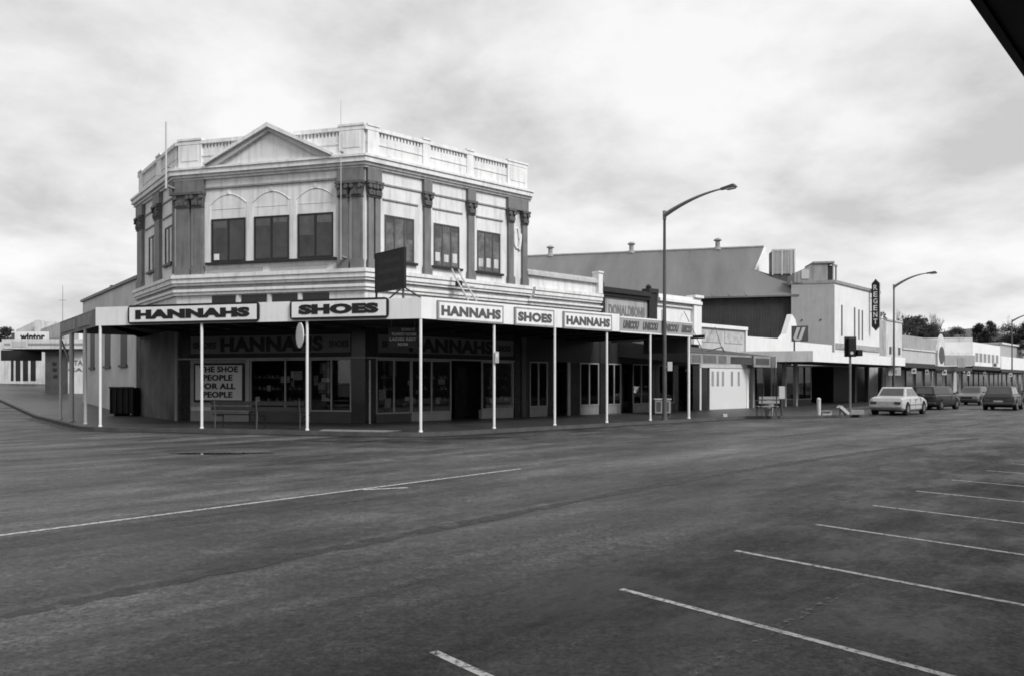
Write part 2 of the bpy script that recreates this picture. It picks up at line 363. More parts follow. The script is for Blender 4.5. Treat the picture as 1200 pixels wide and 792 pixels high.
# pale patch of new concrete at the corner of the footpath
structure(MB().prism([FC.P(-3.4, .2, 0).xy, FC.P(-1.2, .2, 0).xy, FC.P(-.9, -.6, 0).xy, FC.P(-3.6, -.5, 0).xy], .10, .127).build('kerb_ramp', mat('pale_concrete', .2, .8, .2, 3)))

# ---------------------------------------------------------------- common building pieces
def window(parent, F, s0, s1, z0, z1, lights=2, v=0, fm=dark, pm=upane, sill=True, deep=.09):
    mb = MB(); t = .06
    mb.box(F, s0, s0 + t, v - deep, v + .03, z0, z1); mb.box(F, s1 - t, s1, v - deep, v + .03, z0, z1)
    mb.box(F, s0 + t, s1 - t, v - deep, v + .028, z0, z0 + t); mb.box(F, s0 + t, s1 - t, v - deep, v + .028, z1 - t, z1)
    for i in range(1, lights):
        c = s0 + (s1 - s0) * i / lights; mb.box(F, c - .03, c + .03, v - deep, v + .025, z0 + t, z1 - t)
    w = mb.build('window', fm, parent)
    MB().box(F, s0 + t * .5, s1 - t * .5, v - .012, v + .004, z0 + t * .5, z1 - t * .5).build('pane', pm, w)
    for i in range(lights):                                # blinds and curtains drawn to different heights
        a = s0 + (s1 - s0) * i / lights + .07; b = s0 + (s1 - s0) * (i + 1) / lights - .07; hh_ = (z1 - z0) * random.choice((0, .18, .3, .45, .12))
        if hh_: MB().box(F, a, b, v, v + .007, z1 - t - hh_, z1 - t - .01).build('blind', BL[i % 2], w)
    if sill: MB().box(F, s0 - .12, s1 + .12, v + .001, v + .13, z0 - .1, z0 - .004).build('sill', dark, w)
    return w
def pilaster(parent, F, s0, s1, z0, z1, v=.12, zc=None):
    w = s1 - s0; c = (s0 + s1) / 2; zc = zc or z1 - .5
    MB().box(F, s0, s1, -.05, v, z0 + .32, zc).box(F, s0 - .04, s1 + .04, -.05, v + .05, z0, z0 + .30).box(F, s0 - .02, s1 + .02, -.05, v + .03, z0 + .30, z0 + .36).build('pilaster', dado, parent)
    mb = MB(); mb.box(F, s0 - .03, s1 + .03, -.05, v + .04, zc, zc + .06)
    mb.fprism(F, [(s0, zc + .06), (s1, zc + .06), (s1 + .07, z1 - .1), (s0 - .07, z1 - .1)], -.04, v + .05)
    mb.box(F, s0 - .09, s1 + .09, -.05, v + .13, z1 - .1, z1)
    for sg in (-1, 1):                                    # volutes and leaves
        x = c + sg * (w / 2 - .02); zz = z1 - .2
        mb.tube([F.P(x, v - .02, zz), F.P(x, v + .13, zz)], .085, 10)
    for j in range(3):
        x = s0 + w * (j + .5) / 3; mb.fprism(F, [(x - .05, zc + .07), (x + .05, zc + .07), (x + .06, zc + .2), (x, zc + .26), (x - .06, zc + .2)], v, v + .10)
    mb.build('capital', mat('capital_paint', .095, .7, .3, 8, .4, 14), parent)
def cornice(parent, F, s0, s1, prof, name='cornice', m=cream2):
    """prof: list of (v, z0, z1) stacked mouldings; ends given as callables of v to mitre"""
    mb = MB()
    for v, a, b in prof:
        x0 = s0(v) if callable(s0) else s0; x1 = s1(v) if callable(s1) else s1
        y0 = s0(-.1) if callable(s0) else s0; y1 = s1(-.1) if callable(s1) else s1
        mb.hexa([F.P(y0, -.1, a), F.P(y1, -.1, a), F.P(x1, v, a), F.P(x0, v, a), F.P(y0, -.1, b), F.P(y1, -.1, b), F.P(x1, v, b), F.P(x0, v, b)])
    return mb.build(name, m, parent)
def mitre(A, B):
    """s on frame A where its line at offset v meets B's line at offset v"""
    def f(v):
        p = isect(A.off(v), B.off(v)); return (p - A.O).dot(A.u)
    return f
mWC = mitre(W, Cf); mCW = mitre(Cf, W); mCM = mitre(Cf, M); mMC = mitre(M, Cf)

# ---------------------------------------------------------------- the corner shop building
sE = M.s(616); sW = W.s(163)
HB = thing('shop_building', 'two storey cream corner building with grey pilasters, balustrade and pediment above the shoe shop', 'building', (L0.x, L0.y, .12))
E = M.P(sE, 0, 0).xy; We = W.P(sW, 0, 0).xy
foot = [We, L0, Vector(d0), E, M.P(sE, -9, 0).xy, We + (M.P(sE, -9, 0).xy - We) * .45 + Vector((0, 3))]
MB().prism(foot, 3.75, 10.2).build('wall', cream, HB)
def offp(A, B, v): return isect(A.off(v), B.off(v))
# parapet
def parapet(F, s0, s1, dies, m0=None, m1=None, skip=None):
    a = m0 or (lambda v: s0); b = m1 or (lambda v: s1)
    mb = MB(); mb.hexa([F.P(a(-.35), -.35, 10.2), F.P(b(-.35), -.35, 10.2), F.P(b(0), -.10, 10.2), F.P(a(0), -.10, 10.2)] + [F.P(a(-.35), -.35, 11.2), F.P(b(-.35), -.35, 11.2), F.P(b(0), -.1, 11.2), F.P(a(0), -.1, 11.2)])
    mb.box(F, s0 + .02, s1 - .02, -.1, .04, 10.2, 10.35); mb.box(F, s0 + .02, s1 - .02, -.1, .03, 10.66, 10.72)
    mb.box(F, s0 + .02, s1 - .02, -.1, 0, 10.35, 10.98)
    mb.build('parapet', cream, HB)
    d = MB().box(F, s0 + .03, s1 - .03, -.1, -.085, 10.985, 11.155); n = int((s1 - s0) / .15)
    for i in range(n):
        x = s0 + (i + .3) * (s1 - s0) / n
        if any(p - .02 < x + .04 < q + .02 for p, q in dies): continue
        d.box(F, x, x + .08, -.1, 0, 10.98, 11.16)
    d.build('balusters', cream2, HB)
    r = MB(); r.hexa([F.P(a(-.38), -.38, 11.16), F.P(b(-.38), -.38, 11.16), F.P(b(.07), .07, 11.16), F.P(a(.07), .07, 11.16), F.P(a(-.38), -.38, 11.3), F.P(b(-.38), -.38, 11.3), F.P(b(.07), .07, 11.3), F.P(a(.07), .07, 11.3)])
    r.build('coping', cream2, HB)
    for p, q in dies:
        e = MB().box(F, p, q, -.34, .055, 10.2, 11.31).box(F, p - .03, q + .03, -.4, .10, 11.31, 11.39)
        if q - p > .5:
            e.box(F, p + .15, q - .15, .05, .075, 10.5, 11.1)
        e.build('parapet_pier', cream2, HB)
Mp = [(M.s(a), M.s(b)) for a, b in ((495, 503), (546.5, 554), (594, 617))]
parapet(Cf, .05, CL - .05, [(.12, Cf.s(237)), (Cf.s(398), CL - .04)], mCW, mCM)
parapet(M, .05, sE, [(.08, M.s(443))] + Mp, mMC, None)
Wp = [(W.s(164), W.s(168)), (W.s(185), W.s(190))]
parapet(W, sW, -.05, Wp, None, mWC)
# cornices
prof1 = [(.10, 9.72, 9.80), (.18, 9.803, 9.90), (.28, 9.903, 10.08), (.33, 10.083, 10.17)]
for F, a, b in ((Cf, mCW, mCM), (M, mMC, sE + .22), (W, sW - .25, mWC)):
    cornice(HB, F, a, b, prof1)
    cornice(HB, F, a, b, [(.25, 5.78, 5.92), (.20, 5.60, 5.777), (.14, 5.50, 5.597)], 'ledge')
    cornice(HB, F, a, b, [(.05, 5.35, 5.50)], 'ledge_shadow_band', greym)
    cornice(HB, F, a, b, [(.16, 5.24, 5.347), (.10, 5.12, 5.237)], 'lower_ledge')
# friezes: grey blocks over the pilasters, string courses between
def frieze(F, s0, s1): MB().box(F, s0, s1, -.05, .17, 9.22, 9.715).build('frieze_block', dado, HB)
def course(F, s0, s1, z, h=.05, v=.05, m=None): MB().box(F, s0, s1, -.02, v, z, z + h).build('string_course', m or greym, HB)
ZC0, ZC1 = 8.62, 9.21
for F, a, b in ((Cf, Cf.s(208.5), Cf.s(224)), (Cf, Cf.s(228), Cf.s(239.5)), (Cf, Cf.s(398), Cf.s(409)), (Cf, Cf.s(414), Cf.s(425.5)),
                (M, M.s(430), M.s(436)), (M, M.s(438), M.s(444)), (M, M.s(495.5), M.s(503)), (M, M.s(547), M.s(554)), (M, M.s(594), M.s(600)), (M, M.s(610.5), M.s(616)),
                (W, W.s(164), W.s(169.5)), (W, W.s(184.5), W.s(190))):
    pilaster(HB, F, a, b, 5.93, ZC1, .13, ZC0)
for F, a, b in ((Cf, .02, Cf.s(241)), (Cf, Cf.s(397), CL - .02), (M, .02, M.s(445)), (M, M.s(494.5), M.s(504)), (M, M.s(546), M.s(555)), (M, M.s(593), M.s(616.5)),
                (W, W.s(163.5), W.s(170.5)), (W, W.s(183.5), W.s(191)), (W, W.s(203), -.02)):
    frieze(F, a, b)
course(Cf, Cf.s(241) + .02, Cf.s(397) - .02, 9.33, .07, .07)
for a, b in ((445, 494.5), (504, 546), (555, 593)):
    course(M, M.s(a) + .02, M.s(b) - .02, 9.18, .06); 
    wd_ = (M.s(b) - M.s(a)); course(M, M.s(a) + .12, M.s(b) - .2, 8.62, .05)
course(W, W.s(170.5), W.s(183.5), 9.15); course(W, W.s(191), W.s(203), 9.15); course(W, W.s(170.5), W.s(183.5), 8.5, .05); course(W, W.s(191), W.s(203), 8.5, .05)
# upper windows
ZW0, ZW1 = 6.42, 8.12
for a, b in ((248, 288), (298, 339), (349, 391)):
    s0, s1 = Cf.s(a), Cf.s(b); window(HB, Cf, s0, s1, ZW0, ZW1, 2, 0, dark, upane, False)
    # arched moulding over the window
    c = (s0 + s1) / 2; hw = (s1 - s0) / 2 + .02; h0 = 8.72; rise = .36; pts = []
    for i in range(13):
        x = -1 + i / 6; pts.append(Cf.P(c + x * hw, .02, h0 + rise * (1 - x * x)))
    MB().tube([q_ - Vector((Cf.n.x, Cf.n.y, 0)) * .02 for q_ in pts], .026, 6).build('arch_moulding', cream, HB)
    MB().box(Cf, c - .06, c + .06, -.02, .04, 9.08, 9.24).build('keystone', cream, HB)
    g = MB()
    for zz in (8.5,): g.box(Cf, c - hw + .08, c + hw - .08, -.02, .012, zz, zz + .014)
    g.build('panel_moulding', cream, HB)
for x in (243.5, 293, 344, 394.5):
    MB().box(Cf, Cf.s(x) - .13, Cf.s(x) + .13, -.02, .018, ZW0 - .1, 8.75).build('window_pier', cream, HB)
MB().box(Cf, Cf.s(243), Cf.s(395), -.02, .16, ZW0 - .12, ZW0 - .035).build('long_sill', dark, HB)
for a, b in ((243, 308), (318, 383)): course(Cf, Cf.s(a), Cf.s(b), 6.0, .13, .03, mat('sill_panel', .36))
for a, b, m, n in ((450.5, 485, curt, 3), (508, 538, curt, 3), (559, 586, curt, 3)):
    w = window(HB, M, M.s(a), M.s(b), ZW0 - .08, ZW1 - .05, n, 0, darkg, m)
    if a > 500:
        for i in range(3):
            x = M.s(a) + (M.s(b) - M.s(a)) * (i + .5) / 3; MB().box(M, x - .13, x + .1, .005, .012, 6.55, 6.55 + random.uniform(.3, .4)).build('paper_notice', whitew, w)
        MB()
for a, b in ((175, 184), (194, 202.5)): window(HB, W, W.s(a), W.s(b), 6.55, 8.1, 2, 0, dark, curt)
MB().box(Cf, Cf.s(251), Cf.s(257), .005, .012, 6.5, 6.74).build('paper_notice', white, HB)
# relief in the end bay
c = (M.s(600) + M.s(610.5)) / 2
MB().tube([M.P(c + .2 * math.cos(t) * (.6 + t * .05), .03, 8.0 + .45 * math.sin(t)) for t in [i * .5 for i in range(11)]], .05, 6).tube([M.P(c + .12, .03, 7.5), M.P(c + .17, .05, 7.9), M.P(c + .2, .03, 8.2)], .08, 6).build('relief_ornament', cream2, HB)
# pediment on the parapet
a, b = Cf.s(241, .3), Cf.s(389, .3); c = Cf.s(315, .3); zb, za = 10.172, 11.62
MB().fprism(Cf, [(a + .5, zb), (b - .5, zb), (c, za - .3)], -.05, .2).build('pediment', cream, HB)
for sg, e in ((-1, a), (1, b)):
    MB().fprism(Cf, [(e, zb), (e - sg * .55, zb), (c, za - .30), (c, za - .17)] if True else [], -.02, .34).build('raking_cornice', greyl, HB)
    MB().fprism(Cf, [(e, zb + .004), (c, za - .166), (c, za), (e + sg * .05, zb + .09)], -.06, .46).build('raking_cornice', cream2, HB)
# lower wall, transom lights, shopfront
MB().prism([We, L0, L0 + Cf.u * .25, W.P(sW + .1, -.4, 0).xy], .1, 3.748).build('side_wall', plast, HB)
for i, (x0, x1) in enumerate(((248.5, 276), (283, 312.5), (319, 348.5), (355, 386))):
    MB().box(Cf, Cf.s(x0), Cf.s(x1), -.02, .012, 4.2, 5.08).build('transom_light', tile, HB)
for x in (279.5, 316, 352): MB().box(Cf, Cf.s(x) - .06, Cf.s(x) + .06, -.02, .05, 4.1, 5.11).build('transom_mullion', cream2, HB)
for x0, x1 in ((520, 552), (560, 600)):
    MB().box(M, M.s(x0), M.s(x1), -.02, .012, 4.2, 5.0).build('transom_light', greym, HB)
core_in = -1.7
pc = offp(Cf, M, core_in)
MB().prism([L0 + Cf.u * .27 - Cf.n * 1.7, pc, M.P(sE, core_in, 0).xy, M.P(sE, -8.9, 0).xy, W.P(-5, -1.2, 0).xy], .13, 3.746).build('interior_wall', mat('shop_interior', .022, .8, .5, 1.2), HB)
def pier(parent, F, a, b, z0=.12, z1=3.748, m=tile, v=0, d=.35, name='pier'): return MB().box(F, F.s(a), F.s(b), v - d, v, z0, z1).build(name, m, parent)
pier(HB, Cf, 209, 222.5); pier(HB, Cf, 205.8, 208.9, .12, 3.74, greym, .06, .3, 'corner_post')
MB().prism([Cf.P(Cf.s(412), 0, 0).xy, Vector(d0), M.P(M.s(440), 0, 0).xy, M.P(M.s(440), -.4, 0).xy, Cf.P(Cf.s(412), -.4, 0).xy], .12, 3.748).build('pier', tile, HB)
pier(HB, M, 603, 610); pier(HB, M, 611, 615.8, .12, 3.746, darkg, .05)
MB().box(Cf, Cf.s(222.6), Cf.s(291), -.3, -.02, .12, 2.55).build('panel_wall', greym, HB)
pier(HB, Cf, 288, 292.5, .5, 2.56, greyp, .02, .2, 'glazing_frame')
# signboard band over the windows, light strip
MB().box(Cf, Cf.s(222.6), Cf.s(412) - .01, -.3, -.01, 2.62, 3.746).build('signboard_backing', dark, HB)
MB().box(M, M.s(440) + .01, M.s(602.5), -.3, -.01, 2.62, 3.746).build('signboard_backing', dark, HB)
MB().box(Cf, Cf.s(209), CL + .02, .002, .06, 2.56, 2.62).build('head_rail', greyp, HB)
MB().box(M, .03, M.s(602.5), .002, .06, 2.56, 2.62).build('head_rail', greyp, HB)
def glazing(parent, F, a, b, z0, z1, mull=(), v=-.03, riser=True, rm=darkg):
    s0, s1 = (F.s(a), F.s(b)) 
    w = MB(); t = .05
    w.box(F, s0, s0 + t, v - .05, v + .03, z0, z1).box(F, s1 - t, s1, v - .05, v + .03, z0, z1).box(F, s0 + t, s1 - t, v - .048, v + .045, z0, z0 + t).box(F, s0 + t, s1 - t, v - .05, v + .028, z1 - t, z1)
    for x in mull: x = F.s(x); w.box(F, x - .03, x + .03, v - .048, v + .027, z0 + t, z1 - t)
    o = w.build('display_window', greyp, parent)
    MB().box(F, s0 + .02, s1 - .02, v - .008, v, z0 + .02, z1 - .02).build('pane', glass, o)
    if riser: MB().box(F, s0, s1, v - .2, v + .01, .12, z0 - .003).build('stall_riser', rm, parent)
glazing(HB, Cf, 293, 359, .55, 2.555, (334,)); glazing(HB, Cf, 363, 411.5, .55, 2.555, (388,)); pier(HB, Cf, 359.2, 362.8, .12, 2.556, greyp, 0, .12, 'glazing_frame')
glazing(HB, M, 441, 482, .45, 2.555, (462,)); glazing(HB, M, 482.4, 529, .45, 2.555, (506,), rm=greyp)
glazing(HB, M, 565, 602, .50, 2.555, (), rm=greyp)
# recessed entry with a pair of doors
dr = MB().box(M, M.s(533, -1.2), M.s(548, -1.2), -1.25, -1.2, .13, 2.5).build('door', timber, HB); MB().box(M, M.s(536, -1.2), M.s(545, -1.2), -1.19, -1.18, .6, 2.3).build('pane', tile, dr)

# ---------------------------------------------------------------- Hannahs verandah
VZ0, VZ1 = 3.62, 4.26
def verandah_slab(parent, pts, z0, z1, m=soff): return MB().prism(pts, z0, z1).build('roof', m, parent)
HV = thing('verandah', 'wide post verandah with white fascia wrapping the corner shoe shop', 'verandah', (FR.x, FR.y, 3.6))
sVe = FM.s(726)
Wv = FW.s(70.5)
pts = [FW.P(Wv, -.06, 0).xy, offp(FW, FC, -.06), offp(FC, FM, -.06), FM.P(sVe, -.06, 0).xy, FM.P(sVe, -5.72, 0).xy]
pts += [offp(Cf, M, .02)] + [offp(W, Cf, .02), W.P(W.s(163), .02, 0).xy, (FW.P(Wv, -.06, 0).xy + W.n * -4.0)]
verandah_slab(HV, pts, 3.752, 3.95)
def fascia(parent, F, s0, s1, z0, z1, m, t=.05, mv0=None, mv1=None, name='fascia'):
    a = mv0 or (lambda v: s0); b = mv1 or (lambda v: s1)
    return MB().hexa([F.P(a(-t), -t, z0), F.P(b(-t), -t, z0), F.P(b(0), 0, z0), F.P(a(0), 0, z0), F.P(a(-t), -t, z1), F.P(b(-t), -t, z1), F.P(b(0), 0, z1), F.P(a(0), 0, z1)]).build(name, m, parent)
fascia(HV, FC, 0, 0, VZ0, VZ1, white, .05, mitre(FC, FW), mitre(FC, FM))
fascia(HV, FM, 0, sVe, VZ0, VZ1 + .03, white, .05, mitre(FM, FC), None)
fascia(HV, FW, Wv, 0, VZ0 - .02, VZ1 - .05, mat('weathered_grey_fascia', .2, .8, .3, 1.5, 0, 20, .4), .05, None, mitre(FW, FC))
for a, b in ((72, 88), (92, 105)):
    MB().box(FW, FW.s(a), FW.s(b), .002, .03, VZ0 + .1, VZ1 - .15).build('fascia_panel', greym, HV)
jo = MB()
for i in range(9):
    s_ = 1 + i * 1.6; jo.box(M, s_, s_ + .08, .1, 5.5, 3.6, 3.75)
for i in range(6):
    s_ = .6 + i * 1.5; jo.box(Cf, s_, s_ + .08, .1, 4.1, 3.62, 3.75)
jo.build('rafters', dark, HV)

def shop_sign(label, F, px0, px1, z0, z1, body, m_letter, m_frame=black, v=.004, group='shoe shop signs on the verandah fascia', rounded=True, fr=.07, bold=.075, pad=.25, panelm=None, smallbold=None):
    s0, s1 = F.s(px0), F.s(px1); c = F.P((s0 + s1) / 2, v, z0); g = thing('shop_sign', label, 'sign', c, group)
    r = .12 if rounded else .001; out = []
    for cx_, cz, a0 in ((s1 - r, z1 - r, 0), (s0 + r, z1 - r, 90), (s0 + r, z0 + r, 180), (s1 - r, z0 + r, 270)):
        for j in range(4): t = R(a0 + j * 30); out.append((cx_ + r * math.cos(t), cz + r * math.sin(t)))
    MB().fprism(F, out, v, v + .07).build('frame', m_frame, g)
    MB().box(F, s0 + fr, s1 - fr, v + .06, v + .073, z0 + fr, z1 - fr).build('panel', panelm or white, g)
    text('lettering', body, F, s0 + fr + pad, s1 - fr - pad, z0 + fr + .09, z1 - fr - .09, v + .074, m_letter, g, bold)
    return g
shop_sign('leftmost white fascia sign reading HANNAHS in wide black letters on the corner front', FC, 151.5, 304.5, 3.64, 4.28, 'HANNAHS', letter)
shop_sign('white fascia sign reading SHOES in wide black letters on the corner front', FC, 341, 456, 3.66, 4.30, 'SHOES', letter)
shop_sign('white fascia sign reading HANNAHS just right of the street corner post', FM, 511.5, 588.5, 3.60, 4.22, 'HANNAHS', letterg, greym, rounded=False, pad=.07, fr=.06, bold=.055)
shop_sign('white fascia sign reading SHOES on the main street side between two HANNAHS signs', FM, 602, 648, 3.60, 4.22, 'SHOES', letterg, greym, rounded=False, pad=.07, fr=.06, bold=.055)
shop_sign('white fascia sign reading HANNAHS farthest along the main street beside the grey fascia', FM, 659, 715.5, 3.60, 4.22, 'HANNAHS', letterg, greym, rounded=False, pad=.07, fr=.06, bold=.055)
# big signboards under the verandah
sbm = mat('grey_signboard', .15, .5, .12, 2); sbl = mat('signboard_letter', .018, .5, .1, 3); sbs = mat('small_sign_letter', .035, .5, .1, 3)
for F, px0, px1, lab, spans in ((Cf, 224, 417, 'long grey signboard reading SHOES HANNAHS SHOES over the corner display windows', ((227, 254), (259, 379), (386, 412))),
                         (M, 443, 601, 'long grey signboard reading SHOES HANNAHS SHOES over the main street windows', ((447, 474), (479, 577), (583, 598)))):
    v = .01 if F is M else .01
    z0, z1 = 2.75, 3.52; s0, s1 = F.s(px0), F.s(min(px1, 411) if F is Cf else px1)
    g = thing('shop_sign', lab, 'sign', F.P((s0 + s1) / 2, 0, z0), 'signboards under the verandah'); MB().box(F, s0, s1, -.005, .03, z0, z1).build('panel', sbm, g)
    fb = MB().box(F, s0, s1, .03, .05, z1 - .04, z1).box(F, s0, s1, .03, .05, z0, z0 + .04); fb.build('frame', black, g)
    for (a, b), w, hz in zip(spans, ('SHOES', 'HANNAHS', 'SHOES'), ((.24, .5), (.1, .67), (.24, .5))):
        text('lettering', w, F, F.s(a), F.s(min(b, 409) if F is Cf else b), z0 + hz[0], z0 + hz[1], .032, sbl if w == 'HANNAHS' else sbs, g, .05)
# poster
g = thing('shop_sign', 'white framed poster board reading THE SHOE PEOPLE FOR ALL PEOPLE beside the window', 'sign', Cf.P(Cf.s(257), 0, 1))
s0, s1 = Cf.s(228), Cf.s(286.5)
MB().box(Cf, s0, s1, -.018, .05, .88, 2.42).build('frame', black, g); MB().box(Cf, s0 + .08, s1 - .08, .04, .056, .96, 2.34).build('panel', mat('poster_white', .55, .6, .05), g)
for i, (w, a, b) in enumerate((('THE SHOE', 235, 280), ('PEOPLE', 239, 273.5), ('FOR ALL', 236, 277), ('PEOPLE', 239, 273.5))):
    z = 2.06 - i * .335; text('lettering', w, Cf, Cf.s(a), Cf.s(b), z, z + .24, .058, letter, g, .04)
# white plinth below the poster
MB().box(Cf, Cf.s(224), Cf.s(289), -.02, .03, .52, .68).build('panel_trim', greyl, HB)
# hanging sign
g = thing('hanging_sign', 'dark sign with small white capitals hanging under the verandah, LADIES REST ROOM', 'sign', (-4, 25.2, 2.8))
HS = FM.off(-1.6); s0, s1 = HS.s(455), HS.s(489); HS = Frame(HS.P(s0, 0, 0).xy, (1, .12)); wS = HS.s(489.5)
MB().box(HS, 0, wS, -.02, .02, 2.78, 3.45).build('panel', black, g)
MB().tube([HS.P(.1, 0, 3.44), HS.P(.1, 0, 3.76)], .01, 6).tube([HS.P(wS - .1, 0, 3.44), HS.P(wS - .1, 0, 3.76)], .01, 6).build('hanger', steel, g)
sw = mat('sign_white', .3, .5, .1)
for w, a, b, z in (('DOWN ST', .45, .92, 3.31), ('PLUNKET ROOMS', .13, .95, 3.16), ('LADIES REST', .05, .95, 3.0), ('ROOM', .33, .66, 2.84)):
    text('lettering', w, HS, a * wS, b * wS, z, z + .09, .021, sw, g, .03, .006)
# dark projecting board standing on the verandah roof
g = thing('projecting_sign', 'dark double-sided board on struts standing over the verandah at the corner', 'sign', M.P(-.25, 2, 4.0))
BS = Frame(M.P(-.25, 1.2, 0).xy, (.661, -.75))
MB().box(BS, 0, 1.84, -.04, .04, 4.93, 6.26).build('panel', mat('dark_board', .022, .6, .3, 3), g)
MB().box(BS, -.03, 1.87, -.05, .05, 6.26, 6.30).box(BS, -.03, 0, -.05, .05, 4.9, 6.26).box(BS, 1.84, 1.87, -.05, .05, 4.9, 6.26).box(BS, -.03, 1.87, -.05, .05, 4.88, 4.928).build('frame', black, g)
MB().tube([BS.P(0, 0, 4.9), BS.P(0, 0, 3.95)], .04).tube([BS.P(1.75, 0, 4.9), BS.P(1.75, 0, 4.0)], .04).tube([BS.P(1.75, 0, 4.95), BS.P(2.0, -1.4, 4.2)], .03).tube([BS.P(1.75, 0, 4.95), BS.P(.6, .5, 4.1)], .03).build('struts', darkg, g)
fm_ = mat('faded_letter', .042, .7, .3, 6)
for z, a, b in ((5.85, .25, 1.6), (5.5, .2, 1.65), (5.12, .3, 1.5)): MB().box(BS, a, b, .041, .045, z, z + .16).build('faded_lettering_band', fm_, g)
# bracket of pale pipes on the verandah roof
g = thing('roof_bracket', 'pale bent pipe bracket with a small dark lamp on the verandah roof', 'bracket', M.P(M.s(545), .6, 4))
mb = MB()
for a, b in ((533, 546), (541, 556)):
    s0, s1 = M.s(a, .5), M.s(b, .9); mb.tube([M.P(s0, .3, 6.25), M.P(s0 + .02, .5, 5.9), M.P((s0 + s1) / 2, .9, 5.3), M.P(s1, 1.3, 4.6), M.P(s1, 1.4, 4.0)], .035, 6)
for z, q in ((5.55, .3), (5.1, .55), (4.7, .8)):
    s0 = M.s(533, .5) + q * .5; mb.tube([M.P(s0 + .05, .55 + q * .6, z), M.P(s0 + .65, .55 + q * .6, z)], .025, 6)
mb.build('pipes', greyl, g); MB().box(M, M.s(537, .6), M.s(541, .6), .4, .65, 5.55, 5.75).build('lamp', black, g)
# flagpoles
for F, a, v, z0, z1, r, lab in ((Cf, .0, .62, 9.3, 11.95, .045, 'pale pole on the left corner of the balustrade'), (Cf, Cf.s(399.5, .55), .55, 6.2, 12.1, .016, 'thin pale pole rising beside the right end of the pediment')):
    g = thing('flagpole', lab, 'flagpole', F.P(a, v, z0)); MB().tube([F.P(a, v, z0), F.P(a, v, z1)], [r, r * .75]).build('pole', greyl, g)
    MB().box(F, a - .05, a + .05, .05, v, z0 + .1, z0 + .16).box(F, a - .05, a + .05, .4, v, 10.18, 10.24).build('bracket', greym, g)
g = thing('downpipe', 'dark downpipe on the left corner of the cream building', 'downpipe', Cf.P(-.03, .1, 0)); MB().tube([Cf.P(-.06, .12, 9.7), Cf.P(-.06, .12, 6.0)], .05).build('pipe', darkg, g)
g = thing('downpipe', 'thin pale pipe standing against the dark pier at the street corner', 'downpipe', M.P(-.1, .15, .12)); MB().tube([M.P(.02, .3, .12), M.P(.02, .3, 2.5)], .035).build('pipe', greyl, g)
g = thing('downpipe', 'stained downpipe at the far end of the side street wall', 'downpipe', W.P(sW, .1, .12)); MB().tube([W.P(sW + .1, .1, .12), W.P(sW + .1, .1, 3.7), W.P(sW + .5, .1, 4.2), W.P(sW + .3, .12, 5.0)], .06).build('pipe', greym, g)

# ---------------------------------------------------------------- verandah posts
def post(F, px, label, r=.045, m=postw, top=VZ0, v=-.03, zb=.12, grp='verandah posts along the kerb'):
    s_ = F.s(px, v); p = F.P(s_, v, zb); z = zb if zb > .2 else .12
    g = thing('verandah_post', label, 'post', (p.x, p.y, z), grp)
    MB().tube([(p.x, p.y, z), (p.x, p.y, top)], r, 12).build('shaft', m, g, smooth=False); MB().lathe((p.x, p.y, z), [(r + .02, 0), (r + .02, .03), (r + .004, .05)], 12).build('shoe', m, g); return p
post(FC, 117.5, 'white verandah post at the left end of the corner front'); post(FC, 236.5, 'white verandah post in front of the shoe poster board'); p3 = post(FC, 360, 'white verandah post beside the round white sign')
post(FC, 493, 'white verandah post right on the street corner', v=-.05); p5 = post(FM, 579, 'white verandah post with a small box on it'); post(FM, 650, 'white verandah post below the gap between SHOES and the last HANNAHS sign')
post(FM, 711, 'white verandah post below the end of the last HANNAHS sign'); post(FM, 762, 'white verandah post left of the tall street lamp'); post(FM, 807, 'white verandah post at the end of the grey lettered fascia', .06)
post(FW, 100, 'pale verandah post nearest the corner on the side street', .055, greyl); post(FW, 84, 'thick grey verandah post midway along the side street', .085, greyp); post(FW, 71, 'thin pale verandah post farthest up the side street', .05, greyl)
g = thing('meter_box', 'small pale box fixed to the second main street verandah post', 'box', (p5.x, p5.y, 2.2)); MB().wbox(p5.x + .03, p5.x + .16, p5.y - .1, p5.y + .05, 2.3, 2.68).build('housing', greyl, g, bevel=.01); MB().wbox(p5.x + .05, p5.x + .14, p5.y - .108, p5.y - .1, 2.5, 2.62).build('label_plate', white, g)
# round sign seen nearly edge on
g = thing('round_sign', 'round white sign seen nearly edge-on beside a verandah post', 'sign', (p3.x, p3.y, 2.7))
RS = Frame((p3.x - .26, p3.y - .02), (.53, -.85)); cz = 3.16
MB().fprism(RS, [(.1 + .40 * math.cos(t), cz + .40 * math.sin(t)) for t in [i * math.pi / 14 for i in range(28)]], -.012, .012).build('disc', white, g)
MB().tube([(p3.x, p3.y, cz), RS.P(.1, 0, cz)], .015).build('bracket', steel, g)

# ---------------------------------------------------------------- bench under the verandah
def bench(name, label, org, rz, L=3.55, legs=3, m=timber):
    g = thing(name, label, 'bench', (0, 0, 0), 'footpath benches'); ORG[g.name] = Vector((0, 0, 0))
    F = WORLD
    st = MB()
    for i in range(3): st.box(F, 0, L, .05 + i * .14, .16 + i * .14, .44, .475)
    st.build('seat', m, g)
    bk = MB()
    for z in (.60, .78): bk.box(F, 0, L, -.03 + (z - .6) * -.1, .0 + (z - .6) * -.1, z, z + .13)
    bk.build('backrest', m, g)
    for i in range(legs):
        x = .15 + (L - .3) * i / (legs - 1)
        MB().tube([(x, .45, 0), (x, .42, .43), (x, .0, .425)], .025).tube([(x, -.02, 0), (x, .0, .43), (x, -.06, .92)], .025).tube([(x, -.02, .42), (x, .45, .42)], .025).build('leg', darkg, g)
    g.location = org; g.rotation_euler = (0, 0, rz); return g
a = FC.P(FC.s(240), -.35, .12); ang = math.atan2(FC.u.y, FC.u.x)
